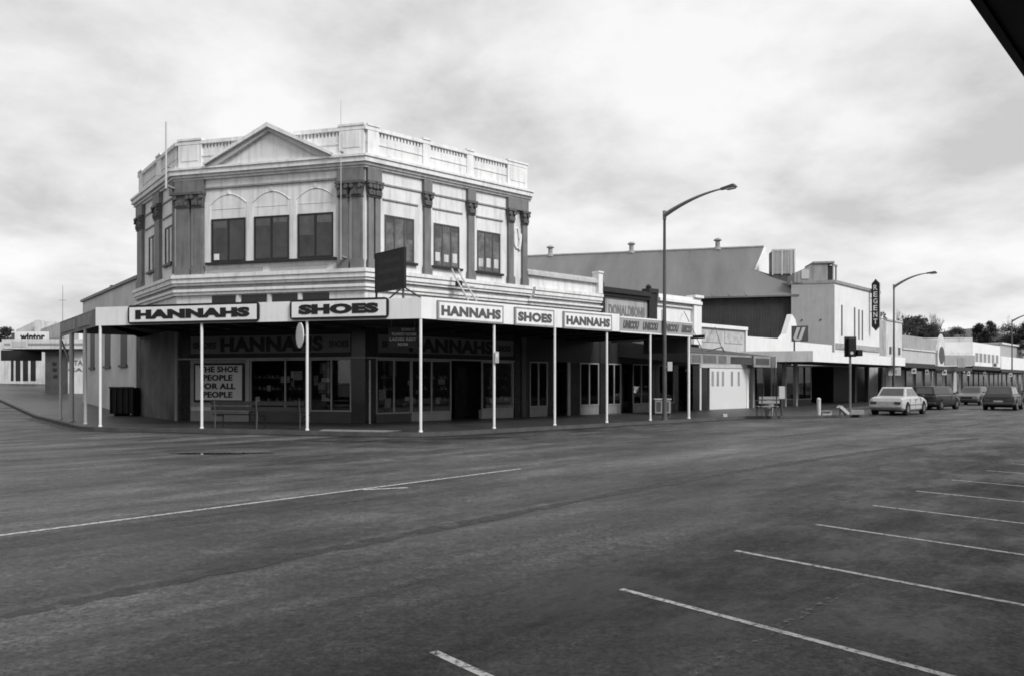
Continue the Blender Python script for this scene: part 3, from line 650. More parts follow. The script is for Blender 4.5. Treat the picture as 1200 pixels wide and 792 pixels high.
bench('bench', 'long dark timber bench behind the kerb posts facing the shoe shop window', (a.x, a.y, .12), ang, 3.5)

# ---------------------------------------------------------------- shop displays in the windows
def card(F, px, v, z0, z1, w, label, m, name='display_card', cat='display card'):
    s_ = F.s(px, v); g = thing(name, label, cat, F.P(s_, v, z0), 'display pieces in the shop windows')
    MB().box(F, s_ - w / 2, s_ + w / 2, v - .02, v + .02, z0, z1).build('board', m, g); MB().box(F, s_ - .015, s_ + .015, v - .06, v - .021, .13 if z0 < 1 else z0 - .25, z0 + .1).build('stand', darkg, g)
pal = mat('display_board', .20, .7, .4, 9); pal2 = mat('display_paper', .32, .7, .3, 9)
card(Cf, 381, -.3, 1.25, 1.7, .5, 'pale display card low in the right corner window', pal); card(Cf, 383, -.5, 2.0, 2.45, .6, 'grey display card high in the right corner window', pal)
card(Cf, 343, -.3, 1.5, 1.75, .15, 'small pale card beside the window mullion', pal2); card(M, 460, -.4, 1.9, 2.5, .35, 'grey display banner near the corner pier', pal)
card(M, 484, -.4, .8, 1.05, .22, 'small pale tent card low behind the main street glass', pal2); card(M, 577, -.6, 1.1, 2.3, .35, 'tall grey banner behind the window left of the entry pier', pal)
# shoe shelves
for F, a, b, lab in ((Cf, 296, 332, 'shelf of dark shoes behind the left corner window'), (Cf, 337, 357, 'short shelf of shoes behind the middle corner window'), (M, 443, 460, 'tall shelf of shoes behind the window by the corner pier'), (M, 485, 527, 'wide shelf of shoes behind the main street window'), (M, 567, 600, 'shelf of shoes in the window past the entry')):
    s0, s1 = F.s(a, -.6), F.s(b, -.6); g = thing('display_shelf', lab, 'shelf', F.P(s0, -.6, .13), 'display shelves in the shoe shop')
    mb = MB()
    for z in (.9, 1.35, 1.8): mb.box(F, s0, s1, -.75, -.5, z, z + .025)
    mb.box(F, s0 - .03, s0, -.75, -.5, .13, 2.2); mb.box(F, s1, s1 + .03, -.75, -.5, .13, 2.2); mb.build('rack', darkg, g)
    sh = MB(); x = s0 + .1
    while x < s1 - .15:
        for z in (.925, 1.375, 1.825):
            if random.random() < .75:
                sh.fprism(F, [(x, z), (x + .11, z), (x + .11, z + .05), (x + .05, z + .07), (x + .03, z + .13), (x, z + .13)], -.7, -.56)
        x += .2
    o = sh.build('shoes', mat('shoe_leather', .28, .4, .9, 5), g); o['kind'] = 'stuff'

rn = random.Random(4); pn = [mat('notice_a', .45, .7, .4, 12), mat('notice_b', .25, .7, .5, 12), mat('notice_c', .7, .7, .4, 12)]
def notices(parent, F, a, b, z0=.7, z1=2.4, k=6, v=-.05):
    s0, s1 = F.s(a), F.s(b)
    for i in range(k):
        w = rn.uniform(.12, .4); h = rn.uniform(.1, .4); x = rn.uniform(s0 + .1, s1 - w - .1); z = rn.uniform(z0, z1 - h)
        MB().box(F, x, x + w, v - .006 - i * .004, v - .004 - i * .004, z, z + h).build('window_notice', rn.choice(pn), parent)
notices(HB, Cf, 363, 411, .7, 2.4, 7); notices(HB, Cf, 293, 359, .7, 2.3, 5); notices(HB, M, 441, 529, .6, 2.4, 9); notices(HB, M, 565, 601, .7, 2.4, 4)
# ---------------------------------------------------------------- single-storey shops along the main street
DEP = 9
def block(parent, F, s0, s1, z0, z1, m, d=DEP, name='wall', v=0): return MB().box(F, s0, s1, v - d, v, z0, z1).build(name, m, parent)
def shop_base(parent, F, p0, p1, wins, doors=(), zt=2.6, fm=darkg):
    """ground floor: interior wall set back, piers, display windows with panes, doors"""
    s0, s1 = F.s(p0), F.s(p1)
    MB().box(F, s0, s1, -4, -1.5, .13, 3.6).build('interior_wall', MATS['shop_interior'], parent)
    MB().box(F, s0 + .005, s1 - .005, -.25, -.005, zt, 3.7).build('transom_band', dark, parent)
    xs = [F.s(p0)]
    for a, b in sorted(list(wins) + list(doors)): xs += [F.s(a), F.s(b)]
    xs.append(F.s(p1))
    for i in range(0, len(xs), 2):
        if xs[i + 1] - xs[i] > .02: MB().box(F, xs[i] + .004, xs[i + 1] - .004, -.3, -.002, .12, zt - .003).build('pier', tile, parent)
    for a, b in wins: glazing(parent, F, a, b, .55, zt - .004, ((a + b) / 2,) if b - a > 14 else (), rm=fm)
    for a, b in doors:
        o = MB().box(F, F.s(a, -.9), F.s(b, -.9), -.95, -.9, .13, 2.3).build('door', darkg, parent); MB().box(F, F.s(a, -.9) + .12, F.s(b, -.9) - .12, -.89, -.885, .7, 2.15).build('pane', glass, o)
# A: cream extension
A = thing('shop_building', 'single storey cream shop with a plain white parapet joined to the corner building', 'building', M.P(sE, 0, .12))
a0, a1 = sE + .01, M.s(703)
block(A, M, a0, a1, 3.75, 6.45, cream)
MB().box(M, a0, a1 - .2, -.1, .16, 6.45, 6.6).box(M, a0, a1 - .2, -.1, .08, 6.603, 6.7).build('coping', greyl, A)
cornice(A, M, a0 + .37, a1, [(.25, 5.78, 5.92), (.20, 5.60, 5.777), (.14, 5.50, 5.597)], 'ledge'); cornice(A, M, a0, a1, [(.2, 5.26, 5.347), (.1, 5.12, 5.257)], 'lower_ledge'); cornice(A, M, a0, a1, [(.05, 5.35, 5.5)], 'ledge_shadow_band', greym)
MB().box(M, M.s(698), a1, -.2, .2, 5.95, 6.95).box(M, M.s(698) - .04, a1 + .01, -.2, .25, 6.95, 7.03).build('parapet_pier', cream2, A)
for x0, x1 in ((622, 645), (655, 668), (672, 696)): MB().box(M, M.s(x0), M.s(x1), -.02, .012, 4.3, 5.05).build('transom_light', greym, A)
shop_base(A, M, 616.4, 703, ((621, 642), (680, 702)), ((652, 664),), 2.6, greym)
pier(A, M, 664.5, 667.5, .12, 2.6, greyp, .06, .1, 'pale_pier')
card(M, 628, -.3, .75, 1.35, .35, 'pale poster low in the window right of the shoe shop', pal2); card(M, 627, -.45, 1.6, 2.1, .3, 'pale poster high in the window right of the shoe shop', pal)
card(M, 690, -.3, 1.9, 2.5, .35, 'bright notice high in the window below the last HANNAHS sign', mat('bright_paper', .6)); card(M, 684, -.32, 1.0, 1.7, .3, 'pale notice low in the window below the last HANNAHS sign', pal2); card(M, 697, -.32, 1.3, 1.7, .3, 'small pale notice near the edge of that window', pal2)
notices(A, M, 621, 642, .7, 2.4, 4); notices(A, M, 680, 702, .7, 2.4, 5)
# B: dark trimmed parapet with faded lettering
B = thing('shop_building', 'low shop with dark cornice and faded dark lettering on its grey parapet', 'building', M.P(M.s(705), 0, .12))
b0, b1 = M.s(703) + .01, M.s(768)
block(B, M, b0, b1, 3.75, 6.0, mat('grey_parapet', .30, .8, .12, 1, 0, 20, .2))
MB().box(M, b0, b1 - .6, -.2, .28, 6.06, 6.22).box(M, b0, b1 - .6, -.2, .16, 5.90, 6.057).box(M, b0, b1 - .6, -.2, .2, 6.223, 6.32).build('cornice', dark, B)
MB().box(M, M.s(758.5), b1 - .02, -.3, .14, 3.76, 6.3).box(M, M.s(757.5), b1 + .02, -.3, .2, 6.3, 6.52).lathe(M.P(M.s(760), 0, 6.52), [(.12, 0), (.16, .1), (.06, .22)], 8).build('end_pilaster', dark, B)
MB().box(M, b0, b0 + .25, -.3, .12, 3.76, 5.9).lathe(M.P(b0 + .12, 0, 6.32), [(.1, 0), (.14, .15), (.04, .42)], 8).build('end_pilaster', dark, B)
MB().box(M, b0 + .45, M.s(757), 0, .02, 4.45, 5.75).build('sign_panel', mat('faded_sign_panel', .36, .8, .15, 1.5, 0, 20, .3), B)
text('lettering', 'DONALDSONS', M, b0 + .6, M.s(755), 4.96, 5.52, .022, mat('faded_black_letter', .17, .7, .3, 5), B, .05)
shop_base(B, M, 703.5, 768, ((712, 728), (742, 762)), ((729, 741),), 2.6, greym)
card(M, 731, -1.1, 1.2, 2.4, .2, 'tall pale poster inside the doorway left of a post', pal); card(M, 738, -1.1, 1.0, 1.6, .22, 'pale poster low inside the same doorway', pal)
notices(B, M, 742, 762, .7, 2.3, 4); notices(B, M, 712, 728, .7, 2.3, 3)
# C: white parapet
D = thing('shop_building', 'small white shop with moulded white parapet just right of the tall lamp post', 'building', M.P(M.s(770), 0, .12))
c0, c1 = M.s(768) + .03, M.s(818)
block(D, M, c0, c1, 3.75, 6.0, white)
MB().box(M, c0, c1, -.2, .3, 5.93, 6.1).box(M, c0, c1, -.2, .2, 6.103, 6.3).box(M, c0, c1, -.2, .12, 5.7, 5.78).build('cornice', white, D)
MB().box(M, M.s(809.5), c1 + .03, -.3, .22, 3.76, 5.90).box(M, M.s(809), c1 + .08, -.3, .34, 6.31, 6.45).build('end_pilaster', white, D)
shop_base(D, M, 768.3, 829, ((772, 790),), ((795, 812),), 2.6, darkg)
MB().fprism(M, [(M.s(775), 5.5), (M.s(777), 5.5), (M.s(777), 5.0), (M.s(775), 5.0)], 0, .02).build('vent_slot', greyp, D)
v2 = thing('verandah', 'post verandah with grey fascia of repeated dark lettering', 'verandah', FM.P(sVe, 0, 3.6))
e1 = FM.s(811)
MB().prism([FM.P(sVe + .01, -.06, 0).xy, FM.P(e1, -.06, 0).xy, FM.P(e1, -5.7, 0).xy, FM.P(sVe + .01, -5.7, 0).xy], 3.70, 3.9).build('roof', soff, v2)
MB().box(FM, sVe + .01, e1, -.05, .01, 3.6, 4.22).build('fascia', mat('pale_grey_fascia', .33, .6, .06, 1.5, 0, 20, .1), v2)
MB().box(FM, sVe + .01, e1, .011, .025, 4.16, 4.22).box(FM, sVe + .01, e1, .011, .025, 3.6, 3.65).build('trim', white, v2)
for a, b in ((729.5, 748.5), (752.5, 771), (776, 795), (798, 810.5)):
    text('lettering', 'UNICOU', FM, FM.s(a), FM.s(b) - .05, 3.75, 4.08, .012, letterg, v2, .075, shear=.2)
MB().box(FM, e1 - .05, e1, -2.6, -.06, 2.95, 3.6).build('end_board', darkg, v2)
# D: low shop with suspended canopy
D2 = thing('shop_building', 'low shop with pale panelled parapet behind stay rods', 'building', M.P(M.s(845), 0, .12))
g0, g1 = c1 + .1, M.s(874)
block(D2, M, g0, g1, 2.5, 4.75, greyl)
MB().box(M, g0, g1 + .03, -.2, .14, 4.75, 4.95).box(M, g1 - .15, g1 + .02, -.2, .1, 3.5, 4.75).build('coping', white, D2)
for a, b in ((822, 845), (849, 870)): MB().box(M, M.s(a), M.s(b), 0, .03, 3.95, 4.6).build('parapet_panel', mat('peeling_panel', .42, .8, .3, 3), D2)
MB().box(M, M.s(832), M.s(876), -.3, -.02, .12, 2.47).build('boarded_front', mat('white_weatherboard', .62, .6, .03, 2), D2)
for x in (835.5, 841.5, 847.5, 858, 866): MB().box(M, M.s(x) - .11, M.s(x) + .11, -.02, -.012, 1.45, 2.3).build('narrow_light', greym, D2)
MB().box(M, M.s(819), M.s(832) - .01, -2.6, -2.5, .12, 2.47).build('recess_wall', greyp, D2)
MB().box(M, M.s(820), M.s(822), -.3, 0, .12, 2.48).box(M, M.s(875), M.s(877.3), -.3, .02, .12, 2.48).build('post', white, D2)
cn = thing('canopy', 'low suspended canopy with dark sloping roof and signs along its edge', 'canopy', M.P(M.s(850), 2, 2.5))
Fd = M.off(4.3); x0, x1 = Fd.s(808.5), Fd.s(903)
MB().add([M.P(x0, 0.02, 2.95), M.P(x1, .02, 2.95), M.P(x1, 4.3, 2.55), M.P(x0, 4.3, 2.55), M.P(x0, .02, 3.78), M.P(x1, .02, 3.6), M.P(x1, 4.3, 3.02), M.P(x0, 4.3, 3.04)], [(0, 1, 2, 3), (4, 5, 6, 7), (0, 1, 5, 4), (1, 2, 6, 5), (2, 3, 7, 6), (3, 0, 4, 7)]).build('roof', mat('dark_canopy_roof', .055, .7, .2, 1), cn)
MB().box(Fd, x0, Fd.s(855), .002, .05, 2.52, 3.0).build('fascia', greym, cn); MB().box(Fd, Fd.s(855) + .01, Fd.s(880), .002, .03, 2.9, 3.0).build('edge_trim', greym, cn)
sg_ = mat('grey_sign_face', .13, .6, .2, 3)
for a, b, w in ((809.5, 820, 'SALE'), (823, 838, 'TEXTILES'), (841, 850, 'HERE')): MB().box(Fd, Fd.s(a), Fd.s(b), .05, .06, 2.58, 2.94).build('sign_face', sg_, cn)
MB().box(Fd, x1 - .08, x1, -1.3, .35, 2.42, 3.0).build('end_frame', greyl, cn)
MB().box(Fd, Fd.s(882), x1 - .09, .002, .06, 2.44, 3.0).box(Fd, Fd.s(882) + .05, x1 - .2, .061, .07, 2.52, 2.92).build('end_board', greym, cn); MB().box(Fd, Fd.s(884), x1 - .25, .071, .075, 2.56, 2.88).build('end_board_face', darkg, cn)
st = thing('stay_rods', 'thin steel stay rods holding the low canopy from the white parapet', 'rods', M.P(M.s(825), .2, 3))
mb = MB()
for xa, xb in ((800, 841), (836, 864)):
    p = M.P(M.s(xa), .1, 5.5 if xa < 810 else 4.8); q = Fd.P(Fd.s(xb), -.8, 3.12); mb.tube([p, q], .022, 6)
mb.tube([Fd.P(Fd.s(841), -.8, 3.14), Fd.P(Fd.s(863), -.8, 3.42), Fd.P(Fd.s(866), -.8, 3.1)], .03, 6)
mb.build('rods', darkg, st)

# ---------------------------------------------------------------- white building, bank sign, Regent block
Cd = Vector((-.97, .242)).normalized()
T = thing('shop_building', 'low white shop with a stepped gable against the cinema wall', 'building', M.P(M.s(890), 0, .12))
h0, h1 = M.s(874) + .05, M.s(975)
sx = M.s
MB().fprism(M, [(h0, 2.9), (h1, 2.9), (h1, 4.25), (sx(938), 4.3), (sx(932), 5.75), (sx(928), 6.05), (sx(921), 4.75), (sx(917), 4.45), (sx(914), 4.42), (h0, 4.42)], -.35, 0).build('wall', white, T)
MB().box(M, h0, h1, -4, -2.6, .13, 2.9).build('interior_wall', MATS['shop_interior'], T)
for x in (921.5, 934.5, 884): MB().box(M, M.s(x) - .1, M.s(x) + .1, -.25, -.03, .12, 2.9).build('column', greyp, T)
for a, b in ((888, 915), (924, 931), (940, 970)): glazing(T, M, a, b, .5, 2.8, ((a + b) / 2,), -1.2, True, dark)
notices(T, M, 889, 914, .8, 2.2, 5, -1.25); notices(T, M, 941, 968, .8, 2.2, 4, -1.25)
rc = thing('canopy', 'pale flat canopy with plain deep fascia in front of the cinema block', 'canopy', (K.x, K.y, 2.9))
kL = K + Cd * 4.1; f1 = FCAN.s(1060)
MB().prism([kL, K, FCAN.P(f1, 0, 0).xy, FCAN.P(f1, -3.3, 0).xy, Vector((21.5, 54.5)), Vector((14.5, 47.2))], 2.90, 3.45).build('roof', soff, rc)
SD = Frame(kL, -Cd); wl = (K - kL).length
MB().box(SD, 0, wl, .003, .05, 2.88, 3.5).build('side_fascia', greyl, rc); MB().box(FCAN, 0, f1, .003, .05, 2.88, 3.5).build('fascia', white, rc)
bs = thing('logo_sign', 'dark square sign with two pale slanting bars joined like a U above the canopy', 'sign', (16.0, 45.5, 3.5))
LS = Frame((K + Cd * 1.55), -Cd); a0 = LS.s(927.5); a1 = LS.s(947); zt0, zt1 = LS.z(400, 937), LS.z(382, 937)
MB().box(LS, a0, a1, -.05, .05, zt0, zt1).build('panel', darkg, bs)
h = zt1 - zt0; w = a1 - a0
for o in (.10, .42):
    MB().fprism(LS, [(a0 + w * (o + .0), zt0 + h * .22), (a0 + w * (o + .17), zt0 + h * .10), (a0 + w * (o + .42), zt0 + h * .9), (a0 + w * (o + .22), zt0 + h * .9)], .05, .06).build('emblem_bar', greyl, bs)
MB().fprism(LS, [(a0 + w * .10, zt0 + h * .22), (a0 + w * .2, zt0 + h * .06), (a0 + w * .5, zt0 + h * .06), (a0 + w * .6, zt0 + h * .14), (a0 + w * .42, zt0 + h * .2), (a0 + w * .25, zt0 + h * .18)], .061, .066).build('emblem_bar', greyl, bs)
MB().tube([LS.P((a0 + a1) / 2 - .3, 0, zt0), LS.P((a0 + a1) / 2 - .3, 0, 3.45)], .05).build('post', darkg, bs)
# Regent cinema front block
G = thing('cinema', 'cinema front block with grey side wall, white street front and narrow slot windows', 'building', (23.5, 56, .12))
r0, r1 = FAR.s(978), FAR.s(1030.5); GF = FAR
pR0 = GF.P(r0, 0, 0).xy; pR1 = GF.P(r1, 0, 0).xy; side = Frame(pR0 + Cd * 12, -Cd); sl_ = 12
zt = 8.9
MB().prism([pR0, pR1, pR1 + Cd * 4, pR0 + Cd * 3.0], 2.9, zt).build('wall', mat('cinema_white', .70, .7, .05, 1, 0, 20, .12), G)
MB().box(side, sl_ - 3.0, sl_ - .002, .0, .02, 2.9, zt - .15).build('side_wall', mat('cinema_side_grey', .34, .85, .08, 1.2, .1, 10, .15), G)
MB().prism([side.P(sl_ - 3.05, .1, 0).xy, side.P(sl_ + .06, .1, 0).xy, GF.P(r1, .12, 0).xy, GF.P(r1, -.3, 0).xy, side.P(sl_ - .1, -.3, 0).xy, side.P(sl_ - 3.05, -.3, 0).xy], zt, zt + .22).build('coping', greym, G)
for x, z0, z1 in ((986.5, 5.1, 7.4), (1001.5, 5.0, 7.4), (1006.5, 5.0, 7.3), (1010.5, 5.0, 7.3)):
    MB().box(GF, GF.s(x) - .14, GF.s(x) + .14, -.01, .01, z0, z1).build('slot_window', darkg, G)
MB().box(GF, GF.s(979), GF.s(1030), .002, .06, 4.12, 4.55).build('relief_band', mat('grey_relief_band', .30, .8, .3, 6), G)
text('lettering', 'REGENT THEATRE', GF, GF.s(986), GF.s(1026), 4.2, 4.48, .062, greyl, G, .02)
MB().box(GF, GF.s(979), GF.s(1030), .002, .03, 3.55, 3.62).build('string_course', greym, G)
MB().box(side, sl_ - 2.3, sl_ - 2.2, .02, .08, 6.2, 6.3).box(side, sl_ - 1, sl_ - .9, .02, .08, 6.2, 6.3).build('vent_pipe', darkg, G)
# rooftop hut, pipes and louvre box
RH = thing('rooftop_hut', 'small grey hut with a sloping side on the cinema roof', 'hut', (23, 58.5, 8.9))
y_ = 58.6
RF = Frame((0, 59.2), (1, -.12))
hh = lambda px, py: (RF.s(px), RF.z(py, px))
MB().fprism(RF, [hh(931, 331.5), hh(970, 331.5), hh(970, 309), hh(955, 308.5), hh(938, 317), hh(931, 320)], -2.2, 0).build('wall', greym, RH)
MB().box(RF, hh(939, 0)[0], hh(948, 0)[0], .002, .04, RF.z(327, 944), RF.z(316, 944)).build('hatch', greyl, RH)
MB().box(RF, RF.s(970) + .01, RF.s(976), -2.2, -.2, RF.z(331, 973), RF.z(311, 973)).build('door', dark, RH)
MB().box(RF, RF.s(953), RF.s(977.5), -2.4, .1, RF.z(309, 960), RF.z(307.5, 960) + .04).build('roof', greym, RH)
for px, tp, lb in ((979, 309, 'pale vent pipe beside the rooftop hut door'), (982.5, 311, 'darker vent pipe right of the rooftop hut')):
    s_, z_ = hh(px, tp); g = thing('vent_pipe', lb, 'pipe', RF.P(s_, -.6, 9)); MB().tube([RF.P(s_, -.6, 9.0), RF.P(s_, -.6, z_)], .07).build('pipe', greyl if px < 980 else greym, g); MB().tube([RF.P(s_, -.6, z_), RF.P(s_, -.6, z_ + .12)], .13).build('cowl', greyl, g)
LB = thing('louvre_box', 'tall slatted ventilation box on the hall roof beside the white gable', 'ventilation box', (21.5, 62, 10))
LF = Frame((0, 63.0), (1, -.15)); l0, l1 = LF.s(905.5), LF.s(931); lz0, lz1 = LF.z(321, 918), LF.z(293, 918)
MB().box(LF, l0, l1, -1.6, -.06, lz0 - 1.2, lz1 - .02).build('core', darkg, LB)
mb = MB()
n = 16
for i in range(n): x = l0 + (l1 - l0) * (i + .5) / n; mb.box(LF, x - .03, x + .03, -.06, .02, lz0, lz1)
mb.build('slats', greyl, LB); m2 = MB()
for x in (l0, l0 + (l1 - l0) * .42, l0 + (l1 - l0) * .84, l1): m2.box(LF, x - .05, x + .05, -.06, .05, lz0 - .1, lz1 + .05)
m2.box(LF, l0, l1, -.05, .04, lz1 - .08, lz1 + .051); m2.build('frame', greyl, LB)
# the long hall behind
H = thing('cinema_hall', 'long hall with corrugated iron roof, dark side wall and white gable', 'building', (20.8, 56.7, 0))
e1_ = Vector((21.2, 56.75)); far_ = 44.0
perp = Vector((.242, .97)).normalized()
ec = e1_; el = ec + Cd * far_; zr_e = 1.65 + (448 - 345.2) * ec.y / 900
rg = Vector((21.3, 65.0)); rl = rg + Cd * far_; zr = 1.65 + 158.2 * 65 / 900
MB().prism([ec - perp * -.35, el - perp * -.35, el + perp * 15, ec + perp * 15], 0, zr_e - .04).build('wall', ironw, H)
mid = Vector((19.2, 61.0)); zm = zr_e + (zr - zr_e) * .5; farc = Vector((23.4, 69.0)); 
mbr = MB(); th = .12
def rq(pp): # thick roof sheet
    n = len(pp); mbr.add([Vector(p) for p in pp] + [Vector(p) - Vector((0, 0, th)) for p in pp], [list(range(n)), list(range(n, 2 * n))] + [(i, (i + 1) % n, n + (i + 1) % n, n + i) for i in range(n)])
rq([(ec.x, ec.y, zr_e), (mid.x, mid.y, zm), (rg.x, rg.y, zr), (rl.x, rl.y, zr), (el.x, el.y, zr_e)])
bk = rg + (rg - e1_) ; bkl = rl + (rl - el)
rq([(rg.x, rg.y, zr), (bk.x, bk.y, zr_e), (bkl.x, bkl.y, zr_e), (rl.x, rl.y, zr)])
rq([(ec.x, ec.y, zr_e + .003), (27.0, 60.3, zr_e - .1), (26.0, 66.5, zm - .6), (farc.x, farc.y, zm), (mid.x, mid.y, zm)])
for i in range(1, 36):                                    # lapped sheet joints
    a_ = ec + Cd * (i * 1.22); b_ = rg + Cd * (i * 1.22); w_ = Cd * .09; q = [(a_.x, a_.y, zr_e), (a_.x + w_.x, a_.y + w_.y, zr_e), (b_.x + w_.x, b_.y + w_.y, zr), (b_.x, b_.y, zr)]
    if i * 1.22 > 2.5: mbr.hexa([Vector(p_) + Vector((0, 0, -.02)) for p_ in q] + [Vector(p_) + Vector((0, 0, .05)) for p_ in q])
mbr.build('roof', rooff, H)
gm = MB(); gl = [(mid.x + .12, mid.y - .05, zm - .2), (rg.x + .15, rg.y - .05, zr - .02), (farc.x + .1, farc.y, zm - .2)]
gm.add([Vector(p) for p in gl] + [Vector(p) + Vector((-.3, .12, -.05)) for p in gl], [(0, 1, 2), (3, 4, 5), (0, 1, 4, 3), (1, 2, 5, 4), (2, 0, 3, 5)]); gm.build('gable', white, H)
MB().tube([(rg.x, rg.y, zr + .03), (rl.x, rl.y, zr + .03)], .12, 6).build('ridge_cap', greym, H)
for px, lb in ((645, 'roof ventilator on the hall ridge nearest the corner building'), (740, 'middle roof ventilator on the hall ridge'), (841, 'roof ventilator on the hall ridge nearest the white gable')):
    RG = Frame(rg, -Cd); s_ = RG.s(px); p = RG.P(s_, 0, zr - .1); g = thing('roof_ventilator', lb, 'ventilator', p, 'ventilators along the hall ridge')
    MB().lathe(p, [(.34, 0), (.24, .25), (.2, .3), (.2, .75)], 12).build('stack', greym, g); MB().lathe(p, [(.22, .76), (.36, .82), (.3, .92), (.1, 1.02)], 12).build('cowl', greym, g)
MB().box(Frame(ec + Cd * 11.5, -Cd), 3.2, 4.5, .0, .06, 6.1, 6.7).build('wall_vent', black, H)
# REGENT blade sign
BSg = thing('blade_sign', 'tall dark vertical blade sign with white letters REGENT', 'sign', GF.P(GF.s(1021), .5, 5))
q = GF.P(GF.s(1019), .25, 0).xy; BF = Frame(q, (.7266, -.687)); bw_ = BF.s(1031) - BF.s(1022); b0 = BF.s(1022)
zb_, zt_ = BF.z(387.5, 1026), BF.z(327.5, 1026); r = .25
pl = [(b0, zb_ + .35), (b0 + bw_ * .3, zb_ + .15), (b0 + bw_ * .5, zb_), (b0 + bw_ * .7, zb_ + .15), (b0 + bw_, zb_ + .35), (b0 + bw_, zt_ - .35), (b0 + bw_ * .7, zt_ - .15), (b0 + bw_ * .5, zt_), (b0 + bw_ * .3, zt_ - .15), (b0, zt_ - .35)]
MB().fprism(BF, pl, -.12, .12).build('panel', black, BSg)
MB().fprism(BF, [(a_ * 1.0 + (a_ - (b0 + bw_ / 2)) * .06, z_ + (z_ - (zb_ + zt_) / 2) * .012) for a_, z_ in pl], -.06, .06).build('trim', greyl, BSg)
for i, ch in enumerate('REGENT'):
    z_ = zt_ - .42 - (i + 1) * (zt_ - zb_ - .85) / 6; text('lettering', ch, BF, b0 + bw_ * .24, b0 + bw_ * .76, z_ + .08, z_ + .5, .121, white, BSg, .02)
MB().tube([BF.P(-.2, 0, zb_ + 1.5), BF.P(b0, 0, zb_ + 1.5)], .03).tube([BF.P(-.2, 0, zt_ - 1.5), BF.P(b0, 0, zt_ - 1.5)], .03).build('bracket', darkg, BSg)
MB().box(FAR, FAR.s(1000), FAR.s(1058), -4, -1.5, .13, 2.9).build('foyer_wall', black, G)
for x in (1003, 1018, 1034, 1046): MB().box(FAR, FAR.s(x) - .15, FAR.s(x) + .15, -.3, 0, .12, 2.9).build('column', darkg, G)

# ---------------------------------------------------------------- buildings farther along the main street
def side_box(parent, px0, px1, pyl, m, d=10, z0=.1, F=FAR, name='wall', v=0):
    s0, s1 = F.s(px0, v), F.s(px1, v); z1 = F.z(pyl, px0, v); p0 = F.P(s0, v, 0).xy; p1 = F.P(s1, v, 0).xy
    o = MB().prism([p0, p1, p1 + Cd * d, p0 + Cd * d], z0, z1).build(name, m, parent); return s0, s1, z1
X1 = thing('shop_building', 'pale two storey block with small windows just past the REGENT sign', 'building', FAR.P(FAR.s(1040), 0, .12))
s0, s1, z1 = side_box(X1, 1038.5, 1057, 375.5, whitew, 3.2)
MB().box(FAR, s0, s1, -.2, .08, z1, z1 + .15).build('coping', greyl, X1)
for a in (1042, 1046, 1052.5): MB().box(FAR, FAR.s(a), FAR.s(a) + .6, -.01, .012, 4.05, 4.7).build('window', darkg, X1)
X2 = thing('shop_building', 'long low grey shop with a flat parapet in front of the bare trees', 'building', FAR.P(FAR.s(1075), 0, .12))
s0, s1, z1 = side_box(X2, 1057.2, 1096, 409, greyl, 5)
MB().box(FAR, s0, s1, -.2, .1, z1, z1 + .12).build('coping', whitew, X2)
bx_ = FAR.off(-3); MB().box(bx_, bx_.s(1057), bx_.s(1098), -5, 0, 3, bx_.z(394, 1070)).build('upper_wall', greym, X2)
X3 = thing('shop_building', 'white shop with an oval window and a pale side wall rising behind', 'building', FAR.P(FAR.s(1100), 0, .12))
s0, s1, z1 = side_box(X3, 1096.3, 1139, 410, whitew, 4)
pk = []; c = FAR.s(1100)
MB().fprism(FAR, [(FAR.s(1096.4), 3), (FAR.s(1106), 3), (FAR.s(1106), z1), (FAR.s(1104), z1 + 1.1), (FAR.s(1101.2), z1 + 1.6), (FAR.s(1098.5), z1 + 1.1), (FAR.s(1096.4), z1)], .002, .2).build('shaped_gable', whitew, X3)
ov = FAR.s(1100.8); MB().fprism(FAR, [(ov + .95 * math.cos(t), 4.35 + .85 * math.sin(t)) for t in [i * math.pi / 10 for i in range(20)]], .201, .23).build('oval_window', darkg, X3)
X4 = thing('shop_building', 'white two storey building with a row of small windows near the domed trees', 'building', FAR.P(FAR.s(1150), 0, .12))
s0, s1, z1 = side_box(X4, 1140, 1172, 400.5, white, 8.0)
MB().prism([FAR.P(s0, 0, 0).xy + Cd * 0.02, FAR.P(s0, 0, 0).xy + Cd * 7.9, FAR.P(s0, -.2, 0).xy + Cd * 7.9, FAR.P(s0, -.2, 0).xy], z1, z1 + .5).build('side_parapet', whitew, X4)
for i in range(6): a = FAR.s(1143 + i * 4.8); MB().box(FAR, a, a + 1.3, -.01, .02, 4.0, 5.0).build('window', greym, X4)
for i in range(4): a = FAR.s(1146 + i * 6.5); MB().box(FAR, a, a + 2.0, -.01, .02, 3.0, 3.35).build('vent', greym, X4)
X5 = thing('shop_building', 'low white shops with grey upper storey at the right edge of the photo', 'building', FAR.P(FAR.s(1180), 0, .12))
s0, s1, z1 = side_box(X5, 1173.5, 1240, 417, white, 6); b5 = FAR.off(-6); MB().box(b5, b5.s(1172), b5.s(1230), -6, 0, 2, b5.z(404, 1180)).build('upper_wall', greyp, X5)
MB().box(b5, b5.s(1172), b5.s(1230), -6, .3, b5.z(404, 1180), b5.z(404, 1180) + .25).build('coping', whitew, X5)
for i in range(5): a = FAR.s(1178 + i * 6); MB().box(FAR, a, a + 2.4, -.01, .02, 2.9, 3.3).build('window', greym, X5)
